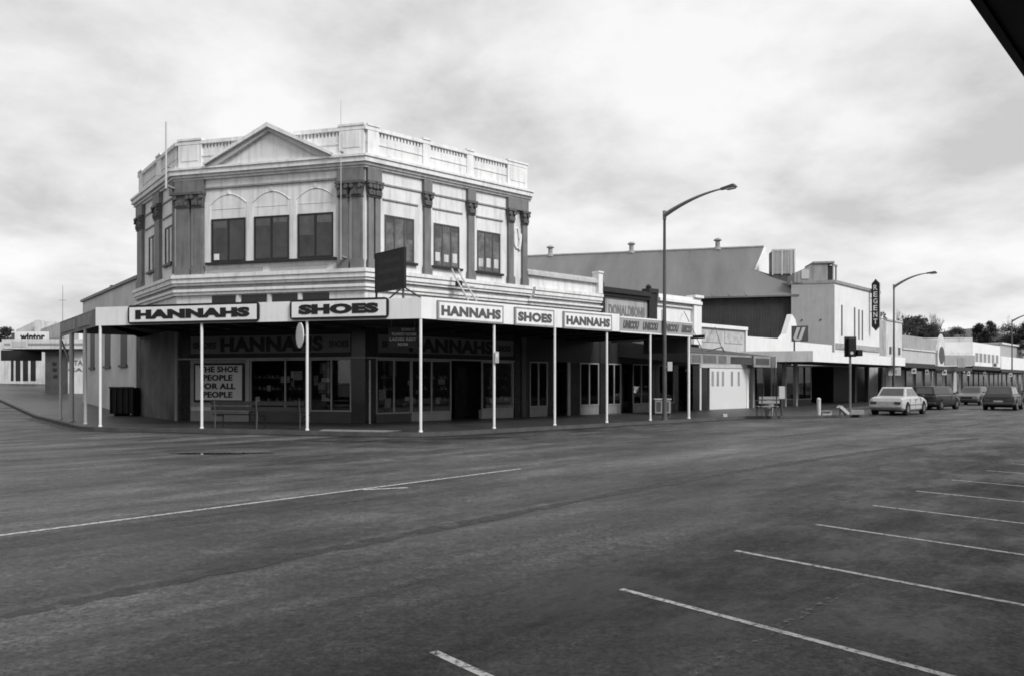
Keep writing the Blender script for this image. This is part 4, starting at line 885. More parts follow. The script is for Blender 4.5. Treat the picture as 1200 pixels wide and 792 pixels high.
# canopies and shopfronts of those
pcs = [(1060.3, 1096, 'dark shop canopy past the cinema canopy', X2), (1096.3, 1139.5, 'dark shop canopy below the oval window', X3), (1140, 1172.5, 'dark shop canopy below the row of small windows', X4), (1173.5, 1235, 'dark shop canopy at the right edge of the photo', X5)]
for a, b, lb, own in pcs:
    s0, s1 = FCAN.s(a), FCAN.s(b); g = thing('canopy', lb, 'canopy', FCAN.P(s0, 0, 2.9), 'canopies far along the main street')
    dz = {1060.3: 0, 1096.3: -.12, 1140: .1, 1173.5: -.05}[a]
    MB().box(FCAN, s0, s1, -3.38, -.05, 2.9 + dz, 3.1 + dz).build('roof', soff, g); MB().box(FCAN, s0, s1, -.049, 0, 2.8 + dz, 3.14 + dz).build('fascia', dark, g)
    MB().box(FAR, FAR.s(a), FAR.s(b), .004, .05, .12, .6).build('stall_riser', darkg, own)
    k_ = 0; x = FAR.s(a)
    while x < FAR.s(b) - 1.4 and k_ < 9:
        MB().box(FAR, x, x + .22, .004, .08, .6, 2.88).build('column', random.choice([darkg, greym, dark]), own)
        MB().box(FAR, x + .25, x + 2.1, .004, .03, .62, 2.7).build('display_window', mat('far_shop_glass', .02, .1, .8, .8, 0, 20, 0, .5), own); x += 2.35 + random.choice((0, .4, 1.1)); k_ += 1
for a, b, y0, y1, lb, m in ((1107.5, 1142.5, 432, 416, 'wide grey sign hoarding standing over the far canopy', greyp), ):
    g = thing('hoarding', lb, 'hoarding', FCAN.P(FCAN.s(1108), -.5, 3)); Hf = Frame(FCAN.P(FCAN.s(1108), -.6, 0).xy, (.97, .24)); s0, s1 = Hf.s(a), Hf.s(b)
    MB().box(Hf, s0, s1, -.1, 0, 3.12, Hf.z(y1, 1120)).build('board', m, g); MB().box(Hf, Hf.s(1122), Hf.s(1131), .001, .03, Hf.z(430, 1125), Hf.z(419, 1125)).build('dark_panel', greym, g)
g = thing('hanging_sign', 'small pale sign hanging below the cinema canopy behind the lamp pole', 'sign', FCAN.P(FCAN.s(1050), -1, 2.5)); Hf = Frame(FCAN.P(FCAN.s(1048), -1, 0).xy, (1, -.1)); MB().box(Hf, Hf.s(1041), Hf.s(1055.5), -.03, .03, Hf.z(439.5, 1050), Hf.z(430, 1050)).build('panel', greyl, g); MB().box(Hf, Hf.s(1044), Hf.s(1051), .031, .035, Hf.z(437, 1050), Hf.z(433, 1050)).build('dark_panel', greym, g)
MB().tube([Hf.P(Hf.s(1048), 0, 2.4), Hf.P(Hf.s(1048), 0, 2.92)], .02).build('hanger', steel, g)
g = thing('banner', 'tall white banner leaning in front of the shops behind the parked cars', 'banner', FCAN.P(FCAN.s(1120), -1, .12)); Hf = Frame(FCAN.P(FCAN.s(1119), -1.0, 0).xy, (1, -.1)); MB().fprism(Hf, [(Hf.s(1117), .6), (Hf.s(1121.5), .6), (Hf.s(1120.5), 2.7), (Hf.s(1117.5), 2.7)], -.02, .02).build('cloth', whitew, g); MB().tube([Hf.P(Hf.s(1119), -.04, .12), Hf.P(Hf.s(1119), -.04, 2.75)], .02).build('pole', steel, g)
MB()

for i, (px, w, z0, z1, lb, m) in enumerate(((1068, 4, 2.35, 2.75, 'small pale under-canopy sign past the cinema', greyl), (1084, 3, 2.3, 2.7, 'small grey under-canopy sign left of the oval window', greyp), (1104, 4, 2.3, 2.75, 'pale under-canopy sign below the oval window', whitew), (1133, 3, 2.3, 2.7, 'white under-canopy sign right of the tall banner', whitew), (1152, 3, 2.3, 2.7, 'dark under-canopy sign below the white building', greym), (1163, 5, 3.2, 3.7, 'pale sign on top of the canopy of the white building', greyl), (1182, 4, 2.3, 2.7, 'pale under-canopy sign near the last lamp', greyl))):
    g = thing('hanging_sign', lb, 'sign', FCAN.P(FCAN.s(px), -1, 2.5)); Hf = Frame(FCAN.P(FCAN.s(px), -.9, 0).xy, (1, -.1)); a_ = Hf.s(px); MB().box(Hf, a_, a_ + w * .09, -.03, .03, z0, z1).build('panel', m, g); MB().box(Hf, a_ + w * .02, a_ + w * .07, .031, .035, z0 + .12, z1 - .12).build('lettering_band', darkg, g)
    MB().tube([Hf.P(a_ + w * .045, 0, min(z1, 2.95) if z0 < 3 else 3.05), Hf.P(a_ + w * .045, 0, 2.95 if z0 < 3 else z0)], .02, 6).build('hanger', steel, g)
# ---------------------------------------------------------------- street lamps, traffic light, street furniture
def street_lamp(label, p, ang, H=8.62, arm=3.13, rise=.42, r=.11, full=True):
    g = thing('street_lamp', label, 'street lamp', (0, 0, 0), 'street lamps along the main street')
    MB().tube([(0, 0, 0), (0, 0, 1.2), (0, 0, H)], [r * 1.15, r * 1.05, r * .62], 12).lathe((0, 0, 0), [(r * 1.7, 0), (r * 1.7, .04), (r * 1.2, .06)], 12).build('pole', mat('grey_steel_pole', .085, .6, .25, 2, 0, 20, .2), g)
    pts = []; rr = []
    for i in range(11):
        t = i / 10; pts.append((arm * (t * .93), 0, H - .12 + (rise + .15) * (1 - (1 - t) ** 1.9) + 0)); rr.append(.07 * (1 - t) + .03)
    MB().tube(pts, rr, 8).tube([(0, 0, H - .3), (0, 0, H + .06)], .075, 8).build('arm', mat('pale_steel_arm', .2, .5, .1), g)
    e = Vector(pts[-1]); hd = MB(); hd.hexa([e + Vector(v) for v in ((-.08, -.06, -.05), (.62, -.12, -.04), (.62, .12, -.04), (-.08, .06, -.05), (-.08, -.04, .05), (.5, -.08, .10), (.5, .08, .10), (-.08, .04, .05))])
    h = hd.build('lantern', darkg, g, bevel=.02); MB().wbox(e.x + .2, e.x + .55, e.y - .09, e.y + .09, e.z - .09, e.z - .045).build('diffuser', greyl, h)
    g.location = (p.x, p.y, .12); g.rotation_euler = (0, 0, ang); return g
lp = P2(781.7, 492, .12) + Vector((-.661, .75)) * .22 + Vector((.75, .661)) * .12; an = math.atan2(-.75, .661)
street_lamp('tall grey street lamp nearest the camera at the end of the post verandah', lp, an, 8.5, 2.95, .42, .085)
l2 = Vector((27.3, 54.9)); lamp0 = street_lamp('street lamp behind the white sedan near the REGENT sign', l2, math.atan2(-.687, .7266), 8.45, 2.35, .62, .08)
l3 = Vector((55.8, 85.7)); copy_thing(lamp0, (l3.x, l3.y, .12), math.atan2(-.687, .7266), 'distant street lamp cut by the right edge of the photo')
g = thing('meter_box', 'small white plate fixed to the near street lamp', 'sign', (lp.x + .1, lp.y, 2.2)); MB().wbox(lp.x + .1, lp.x + .3, lp.y - .12, lp.y - .02, 2.12, 2.5).build('plate', greyl, g, bevel=.02); MB().wbox(lp.x + .02, lp.x + .1, lp.y - .08, lp.y - .05, 2.25, 2.35).build('bracket', steel, g)
# traffic light seen from behind
tp = P2(996.3, 486.5, .12); g = thing('traffic_light', 'black traffic signal seen from behind on a grey pole', 'traffic light', (tp.x, tp.y, .12))
MB().tube([(tp.x, tp.y, .12), (tp.x, tp.y, 2.95)], .055).build('pole', steel, g)
MB().wbox(tp.x - .27, tp.x + .29, tp.y - .02, tp.y + .05, 2.85, 3.78).build('backboard', black, g, bevel=.03)
MB().wbox(tp.x - .14, tp.x + .16, tp.y - .18, tp.y - .021, 2.9, 3.72).build('housing', black, g, bevel=.02)
for z in (3.05, 3.3, 3.55): MB().tube([(tp.x, tp.y + .05, z), (tp.x, tp.y + .25, z)], .12, 12).build('visor', black, g)
MB().wbox(tp.x + .29, tp.x + .52, tp.y - .15, tp.y + .12, 2.88, 3.18).build('side_signal', black, g, bevel=.02)
MB().tube([(tp.x, tp.y - .19, 3.02), (tp.x, tp.y - .18, 3.02)], .075, 12).build('pale_disc', greyl, g)
# postal box group near the lamp
bp = P2(772, 486, .12); g = thing('newspaper_box', 'pale metal box on the footpath beside the near street lamp', 'box', (bp.x, bp.y, .12)); MB().wbox(bp.x - .2, bp.x + .55, bp.y - .1, bp.y + .35, .2, .85).build('cabinet', greym, g, bevel=.02)
MB().wbox(bp.x - .12, bp.x + .08, bp.y - .115, bp.y - .1, .3, .75).wbox(bp.x + .2, bp.x + .45, bp.y - .115, bp.y - .1, .3, .75).build('door', darkg, g); MB().wbox(bp.x - .23, bp.x + .58, bp.y - .13, bp.y + .38, .85, .9).build('lid', greyl, g)
for dx in (-.17, .5): MB().wbox(bp.x + dx - .02, bp.x + dx + .02, bp.y - .08, bp.y + .3, .12, .2).build('leg', darkg, g)
# black bin in the white recess, and skip on the side street
q = M.P(M.s(826), -.6, .12); g = thing('rubbish_bin', 'tall black bin in the recess left of the white boarded front', 'bin', q); MB().box(M, M.s(821.5) + .1, M.s(831) - .05, -.9, -.1, .14, 1.15).build('body', black, g, bevel=.03); MB().box(M, M.s(821.5) + .07, M.s(831) - .02, -.93, -.07, 1.15, 1.2).build('lid', black, g)
sp_ = P2(142, 487, .12)
g = thing('rubbish_skip', 'black steel rubbish skip against the side street wall', 'skip', (sp_.x, sp_.y, .12)); SK = Frame((sp_.x - .6, sp_.y + .2), (.97, -.24))
MB().box(SK, 0, 1.25, -1.1, 0, .22, 1.42).build('body', black, g, bevel=.03); mb = MB()
for x in (0, .3, .62, .93, 1.2): mb.box(SK, x, x + .05, .001, .05, .22, 1.4)
mb.box(SK, -.03, 1.28, .001, .06, 1.38, 1.46).build('ribs', dark, g)
for x in (.1, 1.05): MB().box(SK, x, x + .12, -1, -.1, .12, .22).build('foot', black, g)
# bench and odds on the far footpath
a = P2(889, 488, .12); bench('bench', 'small pale slatted bench near the shop columns', (a.x, a.y, .12), R(10), 1.0, 2, greym)
a = P2(901, 487, .12); g = thing('litter_bin', 'squat grey litter bin beside the small bench', 'bin', (a.x, a.y, .12)); MB().lathe((a.x, a.y, .12), [(.16, 0), (.22, .55), (.25, .6), (.25, .65)], 14).build('body', greym, g); MB().lathe((a.x, a.y, .12), [(.2, .651), (.12, .72), (.05, .74)], 14).build('lid', darkg, g)
a = P2(916, 487, .12); g = thing('parking_meter', 'pale square notice on a short post before the shop columns', 'sign', (a.x, a.y, .12)); MB().tube([(a.x, a.y, .12), (a.x, a.y, .95)], .05).build('post', darkg, g); MB().wbox(a.x - .14, a.x + .14, a.y - .06, a.y + .06, .9, 1.48).build('plate', greyl, g, bevel=.02)
a = P2(959.5, 486, .12); g = thing('bollard', 'white bollard before the dark shops left of the traffic signal', 'bollard', (a.x, a.y, .12)); MB().tube([(a.x, a.y, .12), (a.x, a.y, .85)], .09, 10).build('post', whitew, g); MB().lathe((a.x, a.y, .85), [(.1, 0), (.08, .06), (.02, .09)], 10).build('cap', whitew, g)
a = P2(969, 486, .12); g = thing('cardboard_box', 'small pale carton lying beside the white bollard', 'box', (a.x, a.y, .12)); MB().wbox(a.x - .2, a.x + .22, a.y, a.y + .3, .12, .32).build('carton', greyl, g); MB().wbox(a.x - .2, a.x + .22, a.y - .1, a.y - .0, .31, .325).build('flap', greyl, g)
a = P2(988, 487, .12); g = thing('sandwich_board', 'tilted white sandwich board left of the traffic signal pole', 'sandwich board', (a.x, a.y, .12))
MB().hexa([(a.x - .15, a.y, .5), (a.x - .05, a.y, .6), (a.x + .32, a.y, .26), (a.x + .25, a.y, .16)] + [(a.x - .15, a.y + .4, .5), (a.x - .05, a.y + .4, .6), (a.x + .32, a.y + .4, .26), (a.x + .25, a.y + .4, .16)]).build('board', whitew, g); MB().tube([(a.x - .1, a.y + .1, .12), (a.x - .1, a.y + .1, .55)], .03).build('leg', darkg, g); MB().tube([(a.x + .2, a.y + .3, .12), (a.x + .2, a.y + .3, .3)], .03).build('leg', darkg, g)
a = P2(849.5, 491, 0); g = thing('concrete_block', 'small white block in the gutter before the boarded front', 'block', (a.x, a.y, 0)); MB().wbox(a.x - .1, a.x + .1, a.y - .05, a.y + .12, 0, .24).build('block', greyl, g, bevel=.02)
a = P2(1009, 486, .12); g = thing('planter', 'low pale planter on the kerb behind the white sedan', 'planter', (a.x, a.y, .12)); MB().wbox(a.x - .35, a.x + .3, a.y + .3, a.y + .6, .12, .36).build('trough', greym, g, bevel=.02); MB().wbox(a.x - .32, a.x + .27, a.y + .33, a.y + .57, .36, .38).build('soil', dark, g)

# ---------------------------------------------------------------- cars
glassd = mat('car_glass', .035, .02, .3, 2, 0, 20, 0, 1); tyre = mat('tyre_rubber', .012, .8, .2, 5); chrome = mat('chrome_trim', .45, .25, .1, 5, 0, 20, 0, .5, .8); lampm = mat('tail_lamp', .06, .2, .2, 5, 0, 20, 0, .6)
def car(label, p, ang, L=4.3, Wd=1.66, H=1.38, body=.55, kind='sedan', group='cars along the far side of the main street'):
    g = thing('car', label, 'car', (0, 0, 0), group); bm_ = mat('car_paint_%d' % int(body * 100), body, .3, .05, 2, 0, 20, .1, .5)
    hw = Wd / 2; zb = .22; zB = H * .66                         # belt line
    if kind == 'sedan': st = [(-L / 2, .66, .36, .70), (-L / 2 + .08, .80, .28, zB - .06), (-L * .34, .83, .2, zB), (-L * .1, .83, .2, zB), (L * .2, .83, .2, zB), (L * .38, .82, .2, zB - .07), (L / 2 - .08, .78, .26, zB - .16), (L / 2, .66, .34, .62)]
    else: st = [(-L / 2, .70, .34, .80), (-L / 2 + .06, .80, .28, zB - .02), (-L * .34, .83, .2, zB), (-L * .1, .83, .2, zB), (L * .22, .83, .2, zB), (L * .38, .82, .2, zB - .1), (L / 2 - .06, .78, .26, zB - .2), (L / 2, .66, .34, .6)]
    mb = MB(); k = 0; n = 10
    for x, w, a, z in st:
        w = w * Wd / 1.66
        mb.v += [Vector(q) for q in ((x, -w * .9, a), (x, -w, a + .1), (x, -w * 1.0, (a + z) / 2 + .02), (x, -w * .97, z - .08), (x, -w * .86, z), (x, w * .86, z), (x, w * .97, z - .08), (x, w, (a + z) / 2 + .02), (x, w, a + .1), (x, w * .9, a))]
    for i in range(len(st) - 1):
        for j in range(n): mb.f.append([i * n + j, i * n + (j + 1) % n, (i + 1) * n + (j + 1) % n, (i + 1) * n + j])
    mb.f.append(list(range(n))); mb.f.append([(len(st) - 1) * n + j for j in range(n)])
    bo = mb.build('body', bm_, g, bevel=.02)
    # cabin
    if kind == 'sedan': x0, x1, X0, X1_ = -L * .30, L * .20, -L * .19, L * .06
    elif kind == 'van': x0, x1, X0, X1_ = -L * .49, L * .36, -L * .46, L * .24
    else: x0, x1, X0, X1_ = -L * .485, L * .19, -L * .38, L * .05
    wb_, wt_ = hw * .86, hw * .70; zr_ = H
    bb = [Vector(q) for q in ((x0, -wb_, zB - .03), (x1, -wb_, zB - .03), (x1, wb_, zB - .03), (x0, wb_, zB - .03))]; tt = [Vector(q) for q in ((X0, -wt_, zr_), (X1_, -wt_, zr_), (X1_, wt_, zr_), (X0, wt_, zr_))]
    cb = MB().hexa(bb + tt); cb.build('roof', bm_, g, bevel=.05)
    def quad(a, b, c, d, u0, u1, w0, w1):  # a,b bottom; d,c top
        f = lambda u, w: a.lerp(b, u).lerp(d.lerp(c, u), w)
        return [f(u0, w0), f(u1, w0), f(u1, w1), f(u0, w1)]
    def pane(nm, a, b, c, d, u0, u1, w0=.14, w1=.86):
        q = quad(a, b, c, d, u0, u1, w0, w1); nn = (q[1] - q[0]).cross(q[3] - q[0]).normalized(); ctr = Vector((0, 0, 1)); 
        if nn.dot(((q[0] + q[2]) / 2) - Vector((0, 0, zB))) < 0: nn = -nn
        MB().hexa([p_ - nn * .01 for p_ in q] + [p_ + nn * .006 for p_ in q]).build(nm, glassd, g)
    pane('rear_window', bb[3], bb[0], tt[0], tt[3], .08, .92); pane('windscreen', bb[1], bb[2], tt[2], tt[1], .07, .93)
    for sd_ in ((bb[0], bb[1], tt[1], tt[0]), (bb[3], bb[2], tt[2], tt[3])):
        if kind == 'van': pane('side_window', *sd_, .72, .96, .2, .85)
        else: pane('side_window', *sd_, .08, .48); pane('side_window', *sd_, .52, .93)
    # wheels
    for x in (-L * .31, L * .32):
        for sg in (-1, 1):
            y = sg * hw
            MB().tube([(x, y * .8, .33), (x, y * 1.003, .33)], .37, 18).build('wheel_arch', black, g)
            w_ = MB().tube([(x, y * .78, .31), (x, y * 1.02, .31)], .305, 18).build('wheel', tyre, g)
            MB().tube([(x, y * 1.0, .31), (x, y * 1.026, .31)], .17, 14).build('hubcap', chrome, w_)
    for sx_, nm in ((-1, 'rear_bumper'), (1, 'front_bumper')):
        xe = sx_ * L / 2; MB().wbox(min(xe - .05 * sx_, xe + .09 * sx_), max(xe - .05 * sx_, xe + .09 * sx_), -hw * .92, hw * .92, .36, .48).build(nm, darkg if body < .3 or kind != 'sedan' else chrome, g, bevel=.02)
    for sg in (-1, 1):
        MB().wbox(-L / 2 - .012, -L / 2 + .1, min(sg * .42, sg * .72) * hw / .83, max(sg * .42, sg * .72) * hw / .83, .56, .70).build('tail_light', lampm, g)
        MB().tube([(L / 2 - .02, sg * .5, .56), (L / 2 + .015, sg * .5, .56)], .09, 12).build('headlight', chrome, g)
        MB().wbox(-L * .38, L * .38, min(sg * (hw - .01), sg * (hw + .006)), max(sg * (hw - .01), sg * (hw + .006)), .50, .53).build('side_moulding', darkg, g)
    MB().wbox(-L / 2 - .02, -L / 2 + .02, -.24, .24, .50, .60).build('number_plate', greyl, g)
    for sg in (-1, 1):
        for x in ((-L * .02, L * .2, -L * .22) if kind != 'van' else (L * .1, L * .28)): MB().wbox(x - .006, x + .006, min(sg * (hw - .05), sg * (hw + .004)), max(sg * (hw - .05), sg * (hw + .004)), .3, zB - .12).build('door_gap', black, g)
        MB().wbox(L * .17, L * .22, min(sg * hw, sg * (hw + .14)), max(sg * hw, sg * (hw + .14)), zB + .0, zB + .1).build('mirror', darkg, g, bevel=.01)
        MB().wbox(L * .02, L * .055, min(sg * hw, sg * (hw + .03)), max(sg * hw, sg * (hw + .03)), zB - .16, zB - .13).build('door_handle', chrome, g)
    MB().wbox(-L * .3, L * .3, -hw * .8, hw * .8, .16, .24).build('underbody', black, g)
    MB().wbox(L / 2 - .02, L / 2 + .012, -.36, .36, .48, .62).build('grille', black, g)
    g.location = (p[0], p[1], 0); g.rotation_euler = (0, 0, ang); return g
hd = math.atan2(.7266, .687)
def cpos(px, py): v_ = P2(px, py); return (v_.x, v_.y)
car('white boxy sedan driving away beside the kerb', (20.3, 40.3), hd, 4.3, 1.66, 1.42, .45, 'sedan')
car('dark estate car parked just beyond the white sedan', (26.3, 47.8), R(40), 3.75, 1.7, 1.42, .025, 'van')
car('small dark hatchback with pale windscreen farther along the kerb', (34.5, 57.5), hd + math.pi, 3.8, 1.6, 1.36, .10, 'hatch')
car('dark hatchback seen from behind in the traffic lane at right', (30.2, 47.2), R(50), 4.1, 1.68, 1.42, .035, 'hatch')
car('grey hatchback cut off by the right edge of the photo', (40.3, 58.6), hd + math.pi, 4.0, 1.66, 1.45, .2, 'hatch')

# ---------------------------------------------------------------- side street, left edge
g = SB = thing('side_building', 'plain grey rendered building with narrow slit windows up the side street', 'building', W.P(-10, 0, .12))
s0, s1 = W.s(97), sW - .05
ztop = 6.5
pf = [W.P(s0, .0, 0).xy, W.P(s1, .0, 0).xy, W.P(s1, -7, 0).xy, W.P(s0, -7, 0).xy]
MB().prism(pf, .05, ztop).build('wall', mat('side_grey_render', .52, .85, .2, .5, .1, 10, .08), SB)
MB().box(W, s0 - .1, s1, -7, .12, ztop, ztop + .14).build('coping', greym, SB)
for a, b in ((106, 111), (123, 129.5), (141.5, 149)):
    w = MB().box(W, W.s(a), W.s(b), -.01, .015, 2.55, 4.5).build('slit_window', dark, SB); MB().box(W, W.s(a) - .12, W.s(b) + .12, .001, .1, 2.42, 2.54).build('sill', darkg, w)
g = thing('chimney', 'small dark cluster of vents on the side building roof', 'vent', W.P(-14, -.5, 6.6)); MB().box(W, W.s(117), W.s(125), -.8, -.3, 6.64, 6.85).build('stack', dark, g); MB().box(W, W.s(119), W.s(121), -.7, -.4, 6.85, 7.0).build('cowl', dark, g)
yb = 57.0; LFm = Frame((0, yb), (1, 0)); zf = lambda py: EYE + (HY - py) * yb / FP
zg = .65
g = SV = thing('side_shop', 'low shop with white striped canopy fascia at the left edge of the photo', 'building', (LFm.s(60), yb, zg))
MB().box(LFm, LFm.s(48), LFm.s(73), -6, -.5, zg - .3, zf(412)).build('wall', mat('dark_shop_wall', .07, .8, .3, 1), SV)  # wall of one dark tone below the canopy
MB().box(LFm, LFm.s(2), LFm.s(98), -9, -.06, zf(409), zf(403)).build('canopy_roof', soff, SV)
MB().box(LFm, LFm.s(2), LFm.s(98), -.05, 0, zf(408.5), zf(397)).build('canopy_fascia', whitew, SV)
MB().box(LFm, LFm.s(5), LFm.s(12), .001, .02, zf(404.5), zf(402)).box(LFm, LFm.s(33), LFm.s(97), .001, .02, zf(404.5), zf(402)).build('fascia_stripe', greym, SV)
MB().box(LFm, LFm.s(14), LFm.s(31), .001, .02, zf(406.5), zf(399.5)).box(LFm, LFm.s(15), LFm.s(30), .021, .025, zf(405.5), zf(400.5)).build('fascia_plate', greyl, SV)
MB().box(LFm, LFm.s(2, -3), LFm.s(49, -3), -3, -2.9, zf(421), zf(408)).build('canopy_shade_sheet', dark, SV)  # dark sheet drawn as the shade beneath the canopy
MB().box(LFm, LFm.s(74), LFm.s(102), -.9, -.6, zg - .4, zf(409)).build('white_side_wall', whitew, SV)
tl = mat('faded_red_letter', .12, .7, .3, 4)
text('lettering', 'TA', LFm, LFm.s(86.5, -.6), LFm.s(97, -.6), zf(427.5), zf(421.5), -.598, tl, SV, .03); text('lettering', 'ICA', LFm, LFm.s(77, -.6), LFm.s(97, -.6), zf(435), zf(430.5), -.598, tl, SV, .03)
for x, z in ((57, 424), (57.5, 431), (58, 439)): MB().box(LFm, LFm.s(x), LFm.s(x) + .3, -.499, -.47, zf(z + 3.5), zf(z)).build('wall_box', dark, SV)
g = thing('shop_sign', 'white board with black lower case lettering wintor above the side canopy', 'sign', (LFm.s(28), yb, 4.9)); MB().box(LFm, LFm.s(3), LFm.s(47), -1.1, -1.0, zf(399), zf(387.5)).build('panel', white, g)
text('lettering', 'wintor', LFm, LFm.s(13.5), LFm.s(43), zf(397.8), zf(389.5), -.998, letter, g, .05)
MB().box(LFm, LFm.s(3), LFm.s(7), -.999, -.99, zf(396), zf(389)).build('emblem', darkg, g)
yc = 78.0; L2 = Frame((0, yc), (1, .05)); z2 = lambda py: EYE + (HY - py) * yc / FP
SC = thing('side_shop', 'white building with four tall dark windows beyond the side canopy', 'building', (L2.s(20), yc, 1.4))
MB().box(L2, L2.s(-40), L2.s(58), -8, 0, 1.3, z2(402)).build('wall', whitew, SC)
for a, b in ((13, 16), (18.5, 24), (27, 33), (36, 42)): w = MB().box(L2, L2.s(a), L2.s(b), .001, .03, z2(446), z2(418)).build('window', dark, SC)
# houses behind with gables
SH = thing('gabled_building', 'grey gabled roof with white upper wall behind the side canopy', 'building', (L2.s(45), 72, 2))
L3 = Frame((0, 70), (1, .05)); z3 = lambda py: EYE + (HY - py) * 70 / FP
MB().fprism(L3, [(L3.s(9), z3(400)), (L3.s(72), z3(400)), (L3.s(72), z3(381)), (L3.s(40), z3(376.5)), (L3.s(15), z3(388))], -3, -.5).build('roof', greyl, SH)
MB().box(L3, L3.s(42), L3.s(67), -2, -.2, z3(398), z3(379)).box(L3, L3.s(42), L3.s(49), -.2, .2, z3(398), z3(377.5)).build('upper_wall', whitew, SH)
MB().fprism(L3, [(L3.s(49), z3(398)), (L3.s(74), z3(398)), (L3.s(74), z3(380)), (L3.s(66), z3(382)), (L3.s(50), z3(388))], -.1, .3).build('lean_roof', greym, SH)
AN = thing('antenna_mast', 'thin radio mast far behind the side street buildings', 'mast', (L3.s(73.5), 75, 2)); x = (73.5 - 600) / 900 * 75; MB().tube([(x, 75, 2), (x, 75, 1.65 + (448 - 335) * 75 / 900)], [.05, .02], 6).build('mast', greym, AN)
MB().tube([(x - .35, 75, 1.65 + (448 - 352.) * 75 / 900), (x + .35, 75, 1.65 + (448 - 352.) * 75 / 900)], .025, 6).build('crossbar', greym, AN)
g = thing('stay_rods', 'dark diagonal bracket on the side street verandah post', 'bracket', FW.P(FW.s(76), 0, 3)); MB().tube([FW.P(FW.s(71.5), -.02, 3.4), FW.P(FW.s(81), -.02, 2.5)], .05, 6).build('brace', darkg, g)
MB()

# ---------------------------------------------------------------- our own verandah overhead, top right
OV = thing('verandah', 'black verandah edge overhead in the top right corner', 'verandah', (2.1, 3.5, 3.4))
OF = Frame((2.13, 3.48), (.687, .7266))
MB().box(OF, -45, 26, .0, 3.4, 3.40, 3.55).build('roof', black, OV); MB().box(OF, -45, 26, -.04, 0, 3.38, 3.9).build('fascia', black, OV)
bmx = MB()
for i in range(18): bmx.box(OF, -5.5 + i * 1.7, -5.42 + i * 1.7, .05, 3.3, 3.28, 3.4)
bmx.build('rafters', black, OV)
MB().box(OF, -45, 60, 3.42, 9, -.02, 6.4).build('shop_wall', greym, OV)  # unseen shops behind the camera, added to show in the glass reflections
MB().box(OF, -45, 60, 3.405, 3.418, .4, 3.3).build('shop_window', black, OV)

OS = thing('shop_building', 'unseen verandahed shop row added on the opposite side of the side street, left of the frame', 'building', KW.P(0, 17, 0))
OB = KW.off(16.8)
MB().box(OB, -70, 7, 0, 10, .0, 6.2).build('wall', greym, OS); MB().box(OB, -70, 7, -.03, -.01, .5, 3.2).build('shop_window', black, OS); MB().box(OB, -70, 7, -3.2, -.02, 3.35, 3.55).build('verandah_roof', black, OS)  # unseen row added for dark reflections in the corner glass
# ---------------------------------------------------------------- trees and hills
bark = mat('bark', .06, .9, .3, 3); leafd = mat('dark_foliage', .022, .8, .5, 1.5); leafb = mat('bare_twig_foliage', .05, .9, .4, 2)
def tree(label, px, Y, pyt, wpx, shape='dome', dens=1.0, m=leafd, seed=1, zb=0):
    rd = random.Random(seed); x = (px - CX) / FP * Y; H = EYE + (HY - pyt) * Y / FP; w = wpx * Y / FP / 2
    g = thing('tree', label, 'tree', (x, Y, zb), 'trees behind the far shops'); tr = MB()
    cz = max(H * .35, H - w * 2.2)
    if shape == 'bare':
        tw = MB()
        def grow(mb, p, d, L, r, dep):
            q = p + d * L; mb.tube([p, p.lerp(q, .5) + Vector((rd.uniform(-1, 1), rd.uniform(-1, 1), 0)) * L * .06, q], [r, r * .8, r * .6], 5)
            if dep == 0: return
            for i in range(3 if dep > 1 else 4):
                a = rd.uniform(0, 6.28); dd = (d + Vector((math.cos(a), math.sin(a), rd.uniform(-.1, .35))) * rd.uniform(.45, .8)).normalized()
                grow(tw, q if rd.random() < .7 else p.lerp(q, .7), dd, L * rd.uniform(.62, .8), r * .58, dep - 1)
        grow(tr, Vector((x, Y, zb)), Vector((0, 0, 1)), H * .34, H * .028, 6)
        # keep the crown inside the height of the photo's crown
        top = max(v.z for v in tw.v); sc = (H - zb) / (top - zb)
        for mb in (tr, tw):
            for i, v in enumerate(mb.v): mb.v[i] = Vector((x + (v.x - x) * w / (H * .45), Y + (v.y - Y) * w / (H * .45), zb + (v.z - zb) * sc))
        tr.build('trunk', bark, g); tw.build('crown', leafb, g); return g
    tr.tube([(x, Y, zb), (x + .1, Y, H * .5), (x, Y, H * .8)], [w * .12, w * .07, w * .03], 7)
    for i in range(6): a = rd.uniform(0, 6.28); z = H * rd.uniform(.4, .65); tr.tube([(x, Y, z), (x + math.cos(a) * w * .6, Y + math.sin(a) * w * .6, z + w * .5)], [w * .05, w * .015], 5)
    tr.build('trunk', bark, g)
    cr = MB(); clumps = []
    for i in range(int(46 * dens)):
        t = rd.random(); a = rd.uniform(0, 6.28)
        if shape == 'cone': zz = cz + (H - cz) * t; rr_ = w * (1 - t) ** .75 * rd.uniform(.5, .95)
        else: zz = cz + (H - cz) * t * .95; rr_ = w * math.sqrt(max(0, 1 - (t * 1.0) ** 2.2)) * rd.uniform(.4, .95)
        cr_ = w * rd.uniform(.2, .34); clumps.append((Vector((x + rr_ * math.cos(a), Y + rr_ * math.sin(a), min(zz, H - cr_ * .8))), cr_))
    for c_, r_ in clumps:
        for j in range(int(130)):
            d = Vector((rd.gauss(0, 1), rd.gauss(0, 1), rd.gauss(0, .8))).normalized() * r_ * rd.random() ** .4; p = c_ + d; s_ = w * rd.uniform(.025, .06)
            u = Vector((rd.gauss(0, 1), rd.gauss(0, 1), rd.gauss(0, 1))).normalized(); v = u.orthogonal().normalized()
            cr.add([p - u * s_, p + v * s_ * .7, p + u * s_, p - v * s_ * .7], [(0, 1, 2, 3)])
    cr.build('crown', m, g, recalc=False); return g
tree('bare branched tree just right of the REGENT sign and second lamp', 1066, 118, 360, 48, 'bare', seed=3)
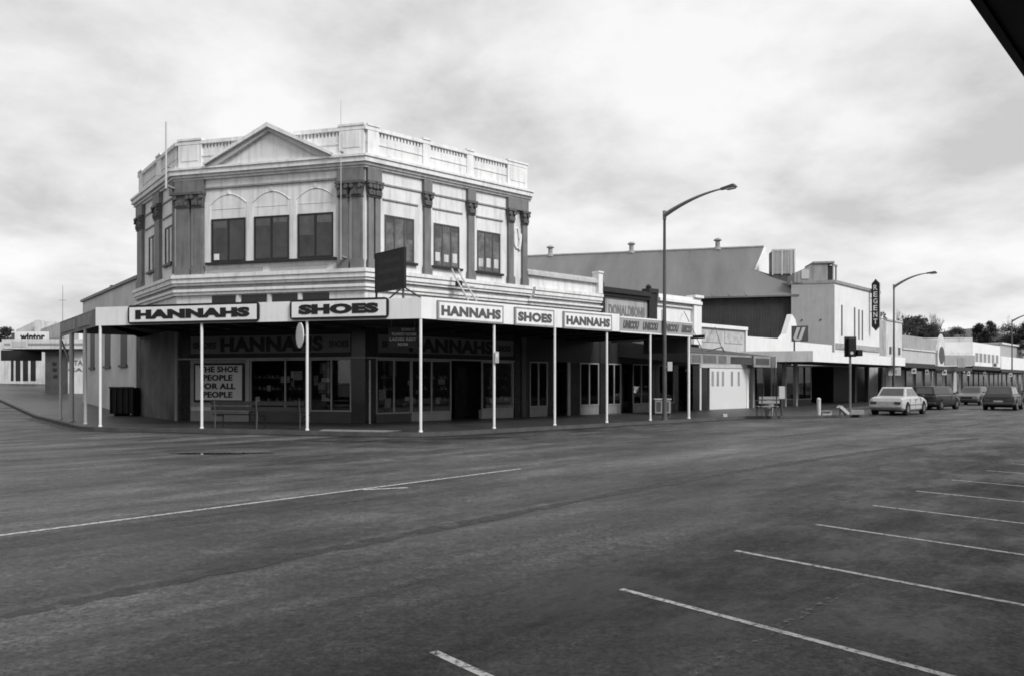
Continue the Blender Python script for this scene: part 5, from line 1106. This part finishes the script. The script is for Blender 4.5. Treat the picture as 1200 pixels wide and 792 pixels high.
tree('bare tree leaning over the long grey shop', 1082, 122, 366, 40, 'bare', seed=9)
tree('thin bare tree beside the first bare tree', 1050, 121, 366, 34, 'bare', seed=14)
tree('small bare tree at the right end of the bare group', 1100, 119, 366, 30, 'bare', seed=21)
tree('bushy understorey tree below the bare branches', 1070, 124, 371, 66, 'dome', 1.5, leafb, 5)
tree('low bush behind the grey shop roof', 1094, 121, 379, 44, 'dome', 1.3, leafb, 6)
tree('round topped dark tree over the oval windowed shop', 1121, 130, 383, 32, 'dome', 1.3, leafd, 7)
tree('dark conical tree left of the pair over the white building', 1147, 130, 379.5, 30, 'cone', 1.4, leafd, 8)
tree('dark conical tree right of the pair over the white building', 1160, 128, 376.5, 26, 'cone', 1.4, leafd, 10)
tree('thin bare tree rising beside the conical pair', 1177, 140, 368, 24, 'bare', seed=12)
tree('broad dark tree behind the last street lamp', 1184, 135, 380, 34, 'dome', 1.3, leafd, 13)
tree('broad dark tree at the right edge of the photo', 1206, 132, 376, 36, 'dome', 1.3, leafd, 15)
tree('dark tree top peeping beside the REGENT sign', 1034, 100, 365, 10, 'dome', .8, leafd, 16)
tree('low dark tree far off at the left edge of the photo', 4, 110, 383, 34, 'dome', .9, leafd, 17)
def hill(px0, px1, py, Y, m, nm='hill'):
    mb = MB(); n = 30; ring = []
    for i in range(n + 1):
        t = i / n; px = px0 + (px1 - px0) * t; x = (px - CX) / FP * Y; ring.append((x, 1.4 + (EYE + (HY - py) * Y / FP - 1.4) * math.sin(math.pi * t) ** .6 * (1 + .06 * math.sin(t * 23) + .04 * math.sin(t * 51))))
    k = [Vector((x, Y, z)) for x, z in ring] + [Vector((x, Y - 150, 0)) for x, z in ring] + [Vector((x, Y + 250, 0)) for x, z in ring]
    m_ = n + 1; mb.add(k, [(i, i + 1, m_ + i + 1, m_ + i) for i in range(n)] + [(i, i + 1, 2 * m_ + i + 1, 2 * m_ + i) for i in range(n)]); return structure(mb.build(nm, m, recalc=False))
hm = mat('hill_scrub', .10, .9, .3, .02)
hill(900, 1500, 386, 900, hm); hill(-300, 120, 388, 900, hm)
